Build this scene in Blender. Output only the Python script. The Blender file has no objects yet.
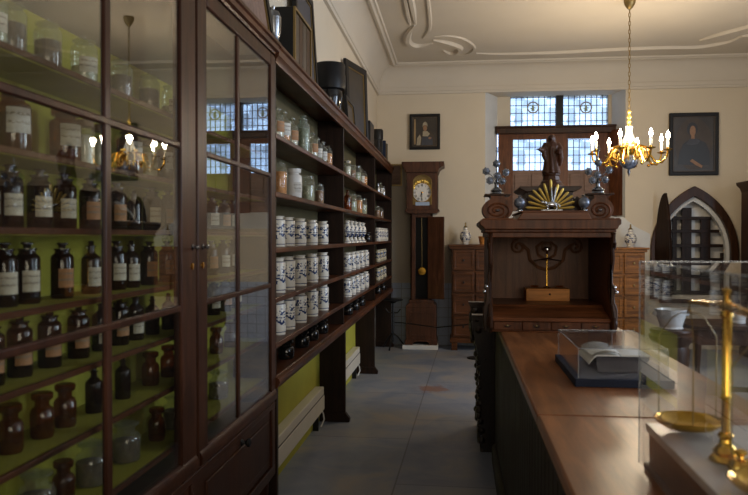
import bpy, bmesh, math, random
from mathutils import Vector, Matrix
random.seed(7)
PI = math.pi
C = bpy.context.scene.collection
# ---------------------------------------------------------------- camera model (metres; X right, Y into the room, Z up)
H, F = 1.5, 740.0
TH = math.atan(84.0/F); PT = math.atan(10.5/F)
FWD = Vector((-math.sin(TH)*math.cos(PT), math.cos(TH)*math.cos(PT), -math.sin(PT)))
RGT = Vector((math.cos(TH), math.sin(TH), 0)); UPV = RGT.cross(FWD)
EYE = Vector((0, 0, H))
def ray(px, py): return FWD + RGT*((px-374)/F) + UPV*((247.5-py)/F)
def atY(px, py, Y): d = ray(px, py); return EYE + d*(Y/d.y)
def atX(px, py, X): d = ray(px, py); return EYE + d*(X/d.x)
def atZ(px, py, Z): d = ray(px, py); return EYE + d*((Z-H)/d.z)
def pX(px, Y): return atY(px, 237, Y).x
def pZ(py, Y, px=520): return atY(px, py, Y).z
def pYx(px, X): return atX(px, 237, X).y

# ---------------------------------------------------------------- materials
def newmat(name):
    m = bpy.data.materials.new(name); m.use_nodes = True
    nt = m.node_tree; b = nt.nodes['Principled BSDF']; return m, nt, b
def setp(b, **k):
    for a, v in k.items(): b.inputs[a.replace('_', ' ')].default_value = v
def col(c): return (c[0], c[1], c[2], 1)
def plain(name, c, rough=.5, metal=0, spec=.5, bump=0, bscale=60, var=.12, vscale=6):
    m, nt, b = newmat(name)
    tc = nt.nodes.new('ShaderNodeTexCoord'); n = nt.nodes.new('ShaderNodeTexNoise')
    n.inputs['Scale'].default_value = vscale; n.inputs['Detail'].default_value = 4
    r = nt.nodes.new('ShaderNodeValToRGB')
    r.color_ramp.elements[0].position = .3; r.color_ramp.elements[1].position = .7
    r.color_ramp.elements[0].color = col([x*(1-var) for x in c]); r.color_ramp.elements[1].color = col([min(1, x*(1+var)) for x in c])
    nt.links.new(tc.outputs['Object'], n.inputs['Vector']); nt.links.new(n.outputs['Fac'], r.inputs['Fac'])
    nt.links.new(r.outputs['Color'], b.inputs['Base Color'])
    b.inputs['Roughness'].default_value = rough; b.inputs['Metallic'].default_value = metal
    b.inputs['Specular IOR Level'].default_value = spec
    if bump:
        n2 = nt.nodes.new('ShaderNodeTexNoise'); n2.inputs['Scale'].default_value = bscale; n2.inputs['Detail'].default_value = 3
        bp = nt.nodes.new('ShaderNodeBump'); bp.inputs['Strength'].default_value = bump; bp.inputs['Distance'].default_value = .01
        nt.links.new(tc.outputs['Object'], n2.inputs['Vector']); nt.links.new(n2.outputs['Fac'], bp.inputs['Height'])
        nt.links.new(bp.outputs['Normal'], b.inputs['Normal'])
    return m
def wood(name, dark, light, rough=.35, stretch=(30, 30, 3), spec=.28, coat=0):
    m, nt, b = newmat(name)
    tc = nt.nodes.new('ShaderNodeTexCoord'); mp = nt.nodes.new('ShaderNodeMapping')
    mp.inputs['Scale'].default_value = stretch
    n = nt.nodes.new('ShaderNodeTexNoise'); n.inputs['Scale'].default_value = 1; n.inputs['Detail'].default_value = 6; n.inputs['Roughness'].default_value = .65
    n.inputs['Distortion'].default_value = .6
    r = nt.nodes.new('ShaderNodeValToRGB')
    r.color_ramp.elements[0].position = .3; r.color_ramp.elements[1].position = .72
    r.color_ramp.elements[0].color = col(dark); r.color_ramp.elements[1].color = col(light)
    big = nt.nodes.new('ShaderNodeTexNoise'); big.inputs['Scale'].default_value = 3.5; big.inputs['Detail'].default_value = 3
    mx = nt.nodes.new('ShaderNodeMix'); mx.data_type = 'RGBA'; mx.blend_type = 'MULTIPLY'; mx.inputs['Factor'].default_value = .5
    rr = nt.nodes.new('ShaderNodeMapRange'); rr.inputs['From Min'].default_value = .3; rr.inputs['From Max'].default_value = .7
    rr.inputs['To Min'].default_value = .35; rr.inputs['To Max'].default_value = 1.15
    L = nt.links
    L.new(tc.outputs['Object'], mp.inputs['Vector']); L.new(mp.outputs['Vector'], n.inputs['Vector']); L.new(n.outputs['Fac'], r.inputs['Fac'])
    L.new(tc.outputs['Object'], big.inputs['Vector']); L.new(big.outputs['Fac'], rr.inputs['Value'])
    L.new(r.outputs['Color'], mx.inputs[6]); L.new(rr.outputs['Result'], mx.inputs[7])
    L.new(mx.outputs[2], b.inputs['Base Color'])
    bp = nt.nodes.new('ShaderNodeBump'); bp.inputs['Strength'].default_value = .12; bp.inputs['Distance'].default_value = .004
    L.new(n.outputs['Fac'], bp.inputs['Height']); L.new(bp.outputs['Normal'], b.inputs['Normal'])
    rg = nt.nodes.new('ShaderNodeMapRange'); rg.inputs['To Min'].default_value = rough*.8; rg.inputs['To Max'].default_value = rough*1.35
    L.new(big.outputs['Fac'], rg.inputs['Value']); L.new(rg.outputs['Result'], b.inputs['Roughness'])
    b.inputs['Specular IOR Level'].default_value = spec
    if coat: b.inputs['Coat Weight'].default_value = coat; b.inputs['Coat Roughness'].default_value = .25
    return m
def thin_glass(name, tint=(1, 1, 1), ior=1.5, rough=0.0, dirt=0.0, dirtcol=(.6, .6, .55), reflcol=(1, 1, 1)):
    """clear sheet: see-through plus angle dependent mirror reflection, a little dust"""
    m, nt, b = newmat(name); nt.nodes.remove(b)
    N = nt.nodes.new; L = nt.links; out = nt.nodes['Material Output']
    tr = N('ShaderNodeBsdfTransparent'); tr.inputs['Color'].default_value = col(tint)
    gl = N('ShaderNodeBsdfGlossy'); gl.inputs['Roughness'].default_value = rough; gl.inputs['Color'].default_value = col(reflcol)
    geo = N('ShaderNodeNewGeometry'); mr = N('ShaderNodeMapRange')
    mr.inputs['To Min'].default_value = ior; mr.inputs['To Max'].default_value = 1/ior
    fr = N('ShaderNodeFresnel'); mx = N('ShaderNodeMixShader')
    L.new(geo.outputs['Backfacing'], mr.inputs['Value']); L.new(mr.outputs['Result'], fr.inputs['IOR'])
    L.new(fr.outputs['Fac'], mx.inputs['Fac']); L.new(tr.outputs[0], mx.inputs[1]); L.new(gl.outputs[0], mx.inputs[2])
    last = mx
    if dirt:
        df = N('ShaderNodeBsdfDiffuse'); df.inputs['Color'].default_value = col(dirtcol)
        tc = N('ShaderNodeTexCoord'); n = N('ShaderNodeTexNoise'); n.inputs['Scale'].default_value = 5; n.inputs['Detail'].default_value = 5
        mr2 = N('ShaderNodeMapRange'); mr2.inputs['From Min'].default_value = .35; mr2.inputs['From Max'].default_value = .75
        mr2.inputs['To Min'].default_value = dirt*.4; mr2.inputs['To Max'].default_value = dirt*1.5
        L.new(tc.outputs['Object'], n.inputs['Vector']); L.new(n.outputs['Fac'], mr2.inputs['Value'])
        m2 = N('ShaderNodeMixShader'); L.new(mr2.outputs['Result'], m2.inputs['Fac']); L.new(mx.outputs[0], m2.inputs[1]); L.new(df.outputs[0], m2.inputs[2]); last = m2
    L.new(last.outputs[0], out.inputs['Surface'])
    return m
def emit(name, c, s):
    m, nt, b = newmat(name); b.inputs['Base Color'].default_value = col(c)
    b.inputs['Emission Color'].default_value = col(c); b.inputs['Emission Strength'].default_value = s; return m
def delft(name, yellow=False):
    """white tin glaze with blue painted wreath and rings"""
    m, nt, b = newmat(name); N = nt.nodes.new; L = nt.links
    tc = N('ShaderNodeTexCoord'); sp = N('ShaderNodeSeparateXYZ'); L.new(tc.outputs['Generated'], sp.inputs[0])
    n = N('ShaderNodeTexNoise'); n.inputs['Scale'].default_value = 34; n.inputs['Detail'].default_value = 1.5; n.inputs['Distortion'].default_value = 1.2
    L.new(tc.outputs['Object'], n.inputs['Vector'])
    def math_(op, a, bb=None, clamp=False):
        q = N('ShaderNodeMath'); q.operation = op; q.use_clamp = clamp
        for i, v in enumerate((a, bb)):
            if v is None: continue
            if isinstance(v, (int, float)): q.inputs[i].default_value = v
            else: L.new(v, q.inputs[i])
        return q.outputs[0]
    z = sp.outputs['Z']
    d = math_('ABSOLUTE', math_('SUBTRACT', z, .5))
    band = math_('LESS_THAN', d, .25)
    pat = math_('GREATER_THAN', n.outputs['Fac'], .495)
    core = math_('GREATER_THAN', d, .06)
    a = math_('MULTIPLY', math_('MULTIPLY', band, pat), core)
    r1 = math_('LESS_THAN', math_('ABSOLUTE', math_('SUBTRACT', z, .88)), .012)
    r2 = math_('LESS_THAN', math_('ABSOLUTE', math_('SUBTRACT', z, .08)), .012)
    txt = math_('MULTIPLY', math_('LESS_THAN', d, .03), math_('GREATER_THAN', n.outputs['Fac'], .47))
    tot = math_('MAXIMUM', math_('MAXIMUM', a, txt), math_('MAXIMUM', r1, r2))
    mx = N('ShaderNodeMix'); mx.data_type = 'RGBA'
    mx.inputs[6].default_value = col((.70, .66, .57)) if not yellow else col((.66, .6, .42)); mx.inputs[7].default_value = col((.02, .04, .12))
    L.new(tot, mx.inputs['Factor']); L.new(mx.outputs[2], b.inputs['Base Color'])
    b.inputs['Roughness'].default_value = .22
    return m
def labelmat(name, paper, ink=(.20, .16, .12)):
    m, nt, b = newmat(name); N = nt.nodes.new; L = nt.links
    tc = N('ShaderNodeTexCoord'); mp = N('ShaderNodeMapping'); mp.inputs['Scale'].default_value = (160, 160, 420)
    n = N('ShaderNodeTexNoise'); n.inputs['Scale'].default_value = 1; n.inputs['Detail'].default_value = 0
    sp = N('ShaderNodeSeparateXYZ'); L.new(tc.outputs['Generated'], sp.inputs[0])
    def mt(op, a, bb):
        q = N('ShaderNodeMath'); q.operation = op
        for i, v in enumerate((a, bb)):
            if isinstance(v, (int, float)): q.inputs[i].default_value = v
            else: L.new(v, q.inputs[i])
        return q.outputs[0]
    w = mt('SINE', mt('MULTIPLY', sp.outputs['Z'], 19.0), 0)
    line = mt('GREATER_THAN', w, .55); mid = mt('LESS_THAN', mt('ABSOLUTE', mt('SUBTRACT', sp.outputs['Z'], .5), 0), .33)
    L.new(tc.outputs['Object'], mp.inputs['Vector']); L.new(mp.outputs['Vector'], n.inputs['Vector'])
    k = mt('MULTIPLY', mt('MULTIPLY', line, mid), mt('GREATER_THAN', n.outputs['Fac'], .5))
    st = N('ShaderNodeTexNoise'); st.inputs['Scale'].default_value = 30; L.new(tc.outputs['Object'], st.inputs['Vector'])
    r = N('ShaderNodeValToRGB'); r.color_ramp.elements[0].position = .35; r.color_ramp.elements[1].position = .7
    r.color_ramp.elements[0].color = col([x*.72 for x in paper]); r.color_ramp.elements[1].color = col(paper)
    L.new(st.outputs['Fac'], r.inputs['Fac'])
    mx = N('ShaderNodeMix'); mx.data_type = 'RGBA'; L.new(k, mx.inputs['Factor']); L.new(r.outputs['Color'], mx.inputs[6]); mx.inputs[7].default_value = col(ink)
    L.new(mx.outputs[2], b.inputs['Base Color']); b.inputs['Roughness'].default_value = .7
    return m
def stone(name):
    m, nt, b = newmat(name); N = nt.nodes.new; L = nt.links
    tc = N('ShaderNodeTexCoord')
    mp = N('ShaderNodeMapping'); mp.inputs['Rotation'].default_value = (0, 0, math.radians(1.2)); mp.inputs['Location'].default_value = (.47+.98, .35, 0)
    L.new(tc.outputs['Object'], mp.inputs['Vector'])
    br = N('ShaderNodeTexBrick'); br.offset = .37; br.inputs['Scale'].default_value = 1; br.inputs['Brick Width'].default_value = .98
    br.inputs['Row Height'].default_value = 1.12; br.inputs['Mortar Size'].default_value = .006; br.inputs['Mortar Smooth'].default_value = .3
    sw = N('ShaderNodeSeparateXYZ'); cb = N('ShaderNodeCombineXYZ')
    L.new(mp.outputs['Vector'], sw.inputs[0]); L.new(sw.outputs['Y'], cb.inputs['X']); L.new(sw.outputs['X'], cb.inputs['Y'])
    br.inputs['Brick Width'].default_value = 1.6; br.inputs['Row Height'].default_value = .98
    L.new(cb.outputs[0], br.inputs['Vector'])
    br.inputs['Color1'].default_value = (1, 1, 1, 1); br.inputs['Color2'].default_value = (.8, .82, .86, 1); br.inputs['Mortar'].default_value = (.5, .48, .47, 1)
    n = N('ShaderNodeTexNoise'); n.inputs['Scale'].default_value = 2.2; n.inputs['Detail'].default_value = 6; n.inputs['Roughness'].default_value = .6
    n.inputs['Distortion'].default_value = .7
    L.new(tc.outputs['Object'], n.inputs['Vector'])
    r = N('ShaderNodeValToRGB'); e = r.color_ramp.elements
    e[0].position = .3; e[0].color = col((.17, .205, .28)); e[1].position = .80; e[1].color = col((.42, .32, .23))
    q = e.new(.5); q.color = col((.25, .27, .325)); q = e.new(.62); q.color = col((.32, .305, .305))
    L.new(n.outputs['Fac'], r.inputs['Fac'])
    mx = N('ShaderNodeMix'); mx.data_type = 'RGBA'; mx.blend_type = 'MULTIPLY'; mx.inputs['Factor'].default_value = 1
    L.new(r.outputs['Color'], mx.inputs[6]); L.new(br.outputs['Color'], mx.inputs[7]); 
    # one rusty stain on the slabs, as in the photograph
    vs = N('ShaderNodeVectorMath'); vs.operation = 'DISTANCE'
    p = atZ(433, 389, 0); vs.inputs[1].default_value = (p.x, p.y, 0)
    wn = N('ShaderNodeTexNoise'); wn.inputs['Scale'].default_value = 14; L.new(tc.outputs['Object'], wn.inputs['Vector'])
    ad = N('ShaderNodeMath'); ad.operation = 'MULTIPLY_ADD'; ad.inputs[1].default_value = -.35
    L.new(tc.outputs['Object'], vs.inputs[0]); L.new(wn.outputs['Fac'], ad.inputs[0]); L.new(vs.outputs['Value'], ad.inputs[2])
    mr = N('ShaderNodeMapRange'); mr.inputs['From Min'].default_value = .02; mr.inputs['From Max'].default_value = -.08
    mr.inputs['To Min'].default_value = 0; mr.inputs['To Max'].default_value = .7
    L.new(ad.outputs[0], mr.inputs['Value'])
    m3 = N('ShaderNodeMix'); m3.data_type = 'RGBA'; m3.inputs[7].default_value = col((.22, .09, .05))
    L.new(mr.outputs['Result'], m3.inputs['Factor']); L.new(mx.outputs[2], m3.inputs[6]); L.new(m3.outputs[2], b.inputs['Base Color'])
    bp = N('ShaderNodeBump'); bp.inputs['Strength'].default_value = .15; bp.inputs['Distance'].default_value = .01
    L.new(n.outputs['Fac'], bp.inputs['Height']); L.new(bp.outputs['Normal'], b.inputs['Normal'])
    b.inputs['Roughness'].default_value = .42
    return m
def tiles(name):
    m, nt, b = newmat(name); N = nt.nodes.new; L = nt.links
    tc = N('ShaderNodeTexCoord'); sw = N('ShaderNodeSeparateXYZ'); cb = N('ShaderNodeCombineXYZ')
    L.new(tc.outputs['Object'], sw.inputs[0]); L.new(sw.outputs['X'], cb.inputs['X']); L.new(sw.outputs['Z'], cb.inputs['Y'])
    br = N('ShaderNodeTexBrick'); br.offset = 0; br.inputs['Scale'].default_value = 1; br.inputs['Brick Width'].default_value = .13; br.inputs['Row Height'].default_value = .13
    br.inputs['Mortar Size'].default_value = .004; br.inputs['Color1'].default_value = col((.40, .46, .58)); br.inputs['Color2'].default_value = col((.46, .51, .61)); br.inputs['Mortar'].default_value = col((.25, .25, .27))
    L.new(cb.outputs[0], br.inputs['Vector']); L.new(br.outputs['Color'], b.inputs['Base Color']); b.inputs['Roughness'].default_value = .3
    return m
M = {}
M['plaster'] = plain('cream_plaster', (.60, .52, .40), .85, bump=.1, bscale=30, var=.04, vscale=1.5)
M['reveal'] = plain('white_limewash', (.62, .62, .60), .85, var=.04)
M['ceiling'] = plain('ceiling_paint', (.56, .50, .415), .9, bump=.05, bscale=12, var=.05, vscale=.8)
M['floor'] = stone('stone_slabs')
M['lime'] = plain('lime_paint', (.40, .385, .045), .8, var=.06)
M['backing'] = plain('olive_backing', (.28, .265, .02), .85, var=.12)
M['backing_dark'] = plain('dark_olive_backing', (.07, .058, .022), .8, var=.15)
M['tiles'] = tiles('wall_tiles')
M['wood'] = wood('dark_stained_wood', (.020, .008, .0035), (.070, .027, .011), .36, spec=.22)
M['woodh'] = wood('dark_stained_wood_long', (.034, .012, .0055), (.135, .045, .019), .34, (30, 3, 30), spec=.16)
M['woodx'] = wood('walnut_across', (.080, .025, .009), (.26, .088, .032), .34, (3, 30, 30), spec=.18)
M['walnut'] = wood('walnut_upright', (.055, .018, .007), (.20, .068, .026), .36, spec=.18)
M['clockwood'] = wood('red_mahogany', (.036, .013, .006), (.12, .044, .020), .36)
M['oak'] = wood('oak_drawers', (.045, .015, .005), (.15, .050, .014), .35, (3, 30, 30))
M['amberoak'] = wood('golden_oak', (.10, .038, .008), (.46, .18, .035), .38, (3, 30, 30))
M['wooddk'] = wood('blackened_wood', (.010, .005, .003), (.032, .014, .008), .42, spec=.18)
M['casewood'] = wood('cabinet_wood', (.020, .0075, .004), (.068, .023, .010), .34, spec=.14)
M['carved'] = wood('carved_blackened_oak', (.010, .006, .004), (.035, .018, .010), .28, spec=.5)
M['deskback'] = wood('desk_back_wood', (.10, .045, .022), (.27, .12, .058), .45)
M['panel'] = wood('worn_panel_wood', (.15, .09, .065), (.27, .17, .125), .55, (3, 30, 30))
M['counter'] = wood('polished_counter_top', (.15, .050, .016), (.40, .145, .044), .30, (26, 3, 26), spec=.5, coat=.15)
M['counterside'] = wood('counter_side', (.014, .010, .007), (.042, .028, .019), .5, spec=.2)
M['black'] = plain('black_wood', (.010, .009, .009), .45, spec=.25)
M['blackgloss'] = plain('black_glaze', (.01, .009, .009), .12)
M['blackm'] = plain('black_iron', (.02, .02, .022), .45, metal=.6)
M['caramel'] = wood('box_wood_caramel', (.50, .19, .04), (.85, .36, .09), .45, (3, 30, 30))
M['brass'] = plain('brass', (.78, .44, .07), .13, metal=1)
M['gold'] = plain('gilding', (.88, .60, .14), .35, metal=.6)
M['oldgold'] = plain('dull_gilding', (.26, .18, .07), .45, metal=.85)
M['silver'] = plain('silver', (.62, .63, .66), .2, metal=1)
M['silverdark'] = plain('tarnished_silver', (.30, .31, .33), .25, metal=1)
M['bluesilver'] = plain('painted_porcelain_ball', (.16, .18, .23), .12, metal=.4, var=.6, vscale=40)
M['white'] = plain('white_enamel', (.72, .70, .66), .35, var=.03)
M['radiator'] = plain('radiator_enamel', (.66, .62, .53), .4, var=.04)
M['marble'] = plain('white_marble', (.62, .60, .58), .25, var=.1, vscale=9)
M['porcelain'] = plain('porcelain', (.70, .69, .66), .2, var=.04)
M['paper'] = plain('paper', (.86, .84, .78), .8, var=.05)
M['ink'] = plain('ink', (.02, .02, .02), .6)
M['blueblack'] = plain('blue_black_board', (.014, .020, .040), .6, spec=.2)
M['greyboard'] = plain('grey_board', (.035, .036, .046), .6)
M['lead'] = plain('lead_came', (.05, .055, .065), .5, metal=.3)
M['bluelabel'] = plain('pale_blue_label', (.35, .45, .62), .5)
M['glass'] = thin_glass('window_pane_glass', (.93, .93, .90), 1.49, 0.0, .006, (.40, .40, .36))
M['acryl'] = thin_glass('acrylic_sheet', (.96, .965, .97), 1.32, 0.0, .008, (.6, .62, .66))
M['acryledge'] = thin_glass('acrylic_polished_edge', (.78, .82, .86), 1.6, .15, .35, (.65, .68, .72))
M['bottleglass'] = thin_glass('clear_bottle_glass', (.90, .92, .87), 1.6, .03, .09, (.75, .76, .66))
M['greenglass'] = thin_glass('grey_green_glass', (.7, .76, .70), 1.6, .03, .3, (.50, .54, .48))
M['amber'] = thin_glass('amber_glass', (.46, .19, .05), 1.6, .03, .18, (.22, .08, .015))
M['darkamber'] = thin_glass('dark_brown_glass', (.15, .055, .02), 1.6, .03, .35, (.035, .014, .007))
M['crystal'] = thin_glass('cut_crystal', (.62, .64, .68), 1.9, .08, .12, (.5, .5, .52))
M['delft'] = delft('blue_painted_faience'); M['delfty'] = delft('blue_and_yellow_faience', True)
M['lab_cream'] = labelmat('cream_label', (.58, .53, .42)); M['lab_orange'] = labelmat('orange_label', (.42, .21, .09))
M['lab_white'] = labelmat('white_label', (.66, .64, .58))
M['powder'] = plain('brown_root_powder', (.24, .11, .05), .9, var=.5, vscale=60)
M['orangestuff'] = plain('orange_powder', (.62, .25, .07), .9, var=.3, vscale=60)
M['greenstuff'] = plain('grey_green_herbs', (.36, .37, .27), .9, var=.4, vscale=70)
M['whitestuff'] = plain('white_powder', (.75, .70, .60), .9, var=.2, vscale=50)
M['darkstuff'] = plain('dark_dried_bark', (.06, .035, .02), .9, var=.5, vscale=60)
M['cork'] = plain('cork', (.22, .14, .08), .8)
M['bulb'] = emit('lit_candle_bulb', (1, .90, .72), 60)
M['candle'] = plain('candle_sleeve', (.75, .70, .58), .5)
def skyglass(name, tint, seed):
    m, nt, b = newmat(name); nt.nodes.remove(b); N = nt.nodes.new; L = nt.links; out = nt.nodes['Material Output']
    tc = N('ShaderNodeTexCoord'); sw = N('ShaderNodeSeparateXYZ'); cb = N('ShaderNodeCombineXYZ')
    L.new(tc.outputs['Object'], sw.inputs[0]); L.new(sw.outputs['X'], cb.inputs['X']); L.new(sw.outputs['Z'], cb.inputs['Y']); cb.inputs['Z'].default_value = seed
    v = N('ShaderNodeTexVoronoi'); v.inputs['Scale'].default_value = 9; v.inputs['Randomness'].default_value = .4; L.new(cb.outputs[0], v.inputs['Vector'])
    bw = N('ShaderNodeRGBToBW'); L.new(v.outputs['Color'], bw.inputs[0])
    r = N('ShaderNodeValToRGB'); r.color_ramp.elements[0].position = .2; r.color_ramp.elements[1].position = .8
    r.color_ramp.elements[0].color = col([x*.66 for x in tint]); r.color_ramp.elements[1].color = col(tint)
    L.new(bw.outputs[0], r.inputs['Fac'])
    tr = N('ShaderNodeBsdfTransparent'); L.new(r.outputs['Color'], tr.inputs['Color'])
    gl = N('ShaderNodeBsdfGlossy'); gl.inputs['Roughness'].default_value = .1
    mx = N('ShaderNodeMixShader'); mx.inputs['Fac'].default_value = .06
    L.new(tr.outputs[0], mx.inputs[1]); L.new(gl.outputs[0], mx.inputs[2]); L.new(mx.outputs[0], out.inputs['Surface'])
    return m
M['leadglass'] = skyglass('old_leaded_glass', (.93, .97, 1.0), 1.0)
M['roundel'] = plain('painted_roundel', (.30, .36, .26), .4, var=.6, vscale=50)

# ---------------------------------------------------------------- mesh builder
class MB:
    def __init__(s): s.bm = bmesh.new()
    def box(s, x0, x1, y0, y1, z0, z1, mat=None):
        vs = [s.bm.verts.new((x, y, z)) for z in (z0, z1) for y in (y0, y1) for x in (x0, x1)]
        if mat is not None:
            c = Vector(((x0+x1)/2, (y0+y1)/2, (z0+z1)/2))
            for v in vs: v.co = mat @ (v.co - c) + c
        for f in ((0,2,3,1),(4,5,7,6),(0,1,5,4),(2,6,7,3),(0,4,6,2),(1,3,7,5)): s.bm.faces.new([vs[i] for i in f])
        return s
    def lathe(s, prof, c=(0,0,0), n=20, axis='z', sx=1, sy=1, rot=0, ring=False):
        rings = []
        c = Vector(c)
        def pt(a, r, z):
            p = Vector((math.cos(a)*r*sx, math.sin(a)*r*sy, z))
            if axis == 'y': p = Vector((p.x, z, p.y))
            elif axis == 'x': p = Vector((z, p.x, p.y))
            return c + p
        for r, z in prof:
            if r < 1e-6: rings.append([s.bm.verts.new(pt(0, 0, z))])
            else: rings.append([s.bm.verts.new(pt(rot+2*PI*i/n, r, z)) for i in range(n)])
        for a, b in list(zip(rings, rings[1:]))+([(rings[-1], rings[0])] if ring else []):
            for i in range(n):
                j = (i+1) % n
                q = [a[i % len(a)], a[j % len(a)], b[j % len(b)], b[i % len(b)]]
                u = []
                for v in q:
                    if v not in u: u.append(v)
                if len(u) >= 3:
                    try: s.bm.faces.new(u)
                    except ValueError: pass
        for R in (rings[0], rings[-1]):
            if len(R) > 2 and not ring:
                try: s.bm.faces.new(R)
                except ValueError: pass
        return s
    def cyl(s, x, y, z0, z1, r, n=16): return s.lathe([(r, z0), (r, z1)], (x, y, 0), n)
    def ball(s, c, r, n=14, sz=1, sx=1, sy=1):
        k = max(5, n//2)
        return s.lathe([(r*math.sin(PI*i/k), -r*sz*math.cos(PI*i/k)) for i in range(k+1)], c, n, sx=sx, sy=sy)
    def tube(s, pts, r, n=8, closed=False):
        pts = [Vector(p) for p in pts]; m = len(pts)
        rr = r if isinstance(r, (list, tuple)) else [r]*m
        rings = []; prev = None
        for i, p in enumerate(pts):
            t = (pts[(i+1) % m if closed else min(i+1, m-1)] - pts[(i-1) % m if closed else max(i-1, 0)])
            if t.length < 1e-9: t = Vector((0,0,1))
            t.normalize()
            if prev is None:
                a = Vector((0,0,1)) if abs(t.z) < .9 else Vector((1,0,0))
                u = t.cross(a).normalized()
            else:
                u = prev - t*prev.dot(t)
                if u.length < 1e-6: u = t.cross(Vector((0,0,1)))
                u.normalize()
            prev = u; w = t.cross(u)
            rings.append([s.bm.verts.new(p + (u*math.cos(2*PI*k/n) + w*math.sin(2*PI*k/n))*rr[i]) for k in range(n)])
        seq = list(zip(rings, rings[1:])) + ([(rings[-1], rings[0])] if closed else [])
        for a, b in seq:
            for k in range(n): s.bm.faces.new((a[k], a[(k+1)%n], b[(k+1)%n], b[k]))
        if not closed:
            s.bm.faces.new(rings[0]); s.bm.faces.new(rings[-1])
        return s
    def prism(s, poly, a0, a1, plane='xz'):
        """closed outline extruded along the third axis"""
        def mk(p, a):
            if plane == 'xz': return (p[0], a, p[1])
            if plane == 'yz': return (a, p[0], p[1])
            return (p[0], p[1], a)
        A = [s.bm.verts.new(mk(p, a0)) for p in poly]; B = [s.bm.verts.new(mk(p, a1)) for p in poly]
        n = len(poly)
        s.bm.faces.new(A); s.bm.faces.new(B[::-1])
        for i in range(n): s.bm.faces.new((A[i], B[i], B[(i+1)%n], A[(i+1)%n]))
        return s
    def strip(s, outer, inner, y0, y1, plane='xz', closed=False):
        """solid band between two matching outlines"""
        def mk(p, a):
            if plane == 'xz': return (p[0], a, p[1])
            if plane == 'yz': return (a, p[0], p[1])
            return (p[0], p[1], a)
        n = len(outer)
        V = [[s.bm.verts.new(mk(q[i], y)) for i in range(n)] for q, y in ((outer,y0),(inner,y0),(inner,y1),(outer,y1))]
        rng = range(n) if closed else range(n-1)
        for i in rng:
            j = (i+1) % n
            for k in range(4): s.bm.faces.new((V[k][i], V[k][j], V[(k+1)%4][j], V[(k+1)%4][i]))
        if not closed:
            for i in (0, n-1): s.bm.faces.new([V[k][i] for k in range(4)])
        return s
    def build(s, name, mat, parent=None, bevel=0, flat=False, ang=38, mods=None):
        bm = s.bm
        bmesh.ops.recalc_face_normals(bm, faces=bm.faces[:])
        off = Vector((0,0,0)); o = parent
        while o is not None: off += o.location; o = o.parent
        loc = Vector((0,0,0))
        if parent is None:
            xs = [v.co for v in bm.verts]
            loc = Vector(((min(v.x for v in xs)+max(v.x for v in xs))/2, (min(v.y for v in xs)+max(v.y for v in xs))/2, min(v.z for v in xs)))
            off = loc
        for v in bm.verts: v.co -= off
        me = bpy.data.meshes.new(name); bm.to_mesh(me); bm.free()
        if not flat:
            for p in me.polygons: p.use_smooth = True
            me.set_sharp_from_angle(angle=math.radians(ang))
        me.materials.append(M[mat] if isinstance(mat, str) else mat)
        ob = bpy.data.objects.new(name, me); C.objects.link(ob); ob.location = loc; ob.parent = parent
        if bevel:
            b = ob.modifiers.new('bevel', 'BEVEL'); b.width = bevel; b.segments = 2; b.limit_method = 'ANGLE'; b.angle_limit = math.radians(40)
            b.harden_normals = False
        return ob
def tag(o, label=None, cat=None, group=None, kind=None):
    if label: o['label'] = label
    if cat: o['category'] = cat
    if group: o['group'] = group
    if kind: o['kind'] = kind
    return o
def thing(name, loc, label=None, cat=None, group=None):
    o = bpy.data.objects.new(name, None); C.objects.link(o); o.location = loc; o.empty_display_size = .1
    return tag(o, label, cat, group)
def copy_tree(o, parent=None):
    c = o.copy(); C.objects.link(c); c.parent = parent
    for ch in o.children[:]: copy_tree(ch, c)
    return c
def struct(o): o['kind'] = 'structure'; return o
def arc(cx, cz, r, a0, a1, n, rz=None):
    rz = r if rz is None else rz
    return [(cx+r*math.cos(math.radians(a0+(a1-a0)*i/n)), cz+rz*math.sin(math.radians(a0+(a1-a0)*i/n))) for i in range(n+1)]
def spiral(c, r0, r1, a0, turns, n=36, plane='xz', a=0.0):
    out = []
    for i in range(n+1):
        t = i/n; r = r0+(r1-r0)*t; an = a0+turns*2*PI*t
        p = (c[0]+r*math.cos(an), c[1]+r*math.sin(an))
        out.append((p[0], a, p[1]) if plane == 'xz' else ((a, p[0], p[1]) if plane == 'yz' else (p[0], p[1], a)))
    return out
# ================================================================ ROOM
XL, XR, YB, YR, ZC = -1.125, 4.9, 10.3, -2.6, 3.855
struct(MB().box(XL-.2, XR+.2, YR-.2, YB+.9, -.12, 0).build('floor', 'floor', flat=True))
bpy.data.objects['floor'].location = (0, 0, 0)
_f = bpy.data.objects['floor']
for v in _f.data.vertices: v.co += Vector(((XL+XR)/2, (YR+YB+.7)/2, -.12))
struct(MB().box(XL-.2, XR+.2, YR-.2, YB+.9, ZC, ZC+.15).build('ceiling', 'ceiling', flat=True))
struct(MB().box(XL-.2, XL, YR, YB, 0, ZC).build('wall_left', 'plaster', flat=True))
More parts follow.
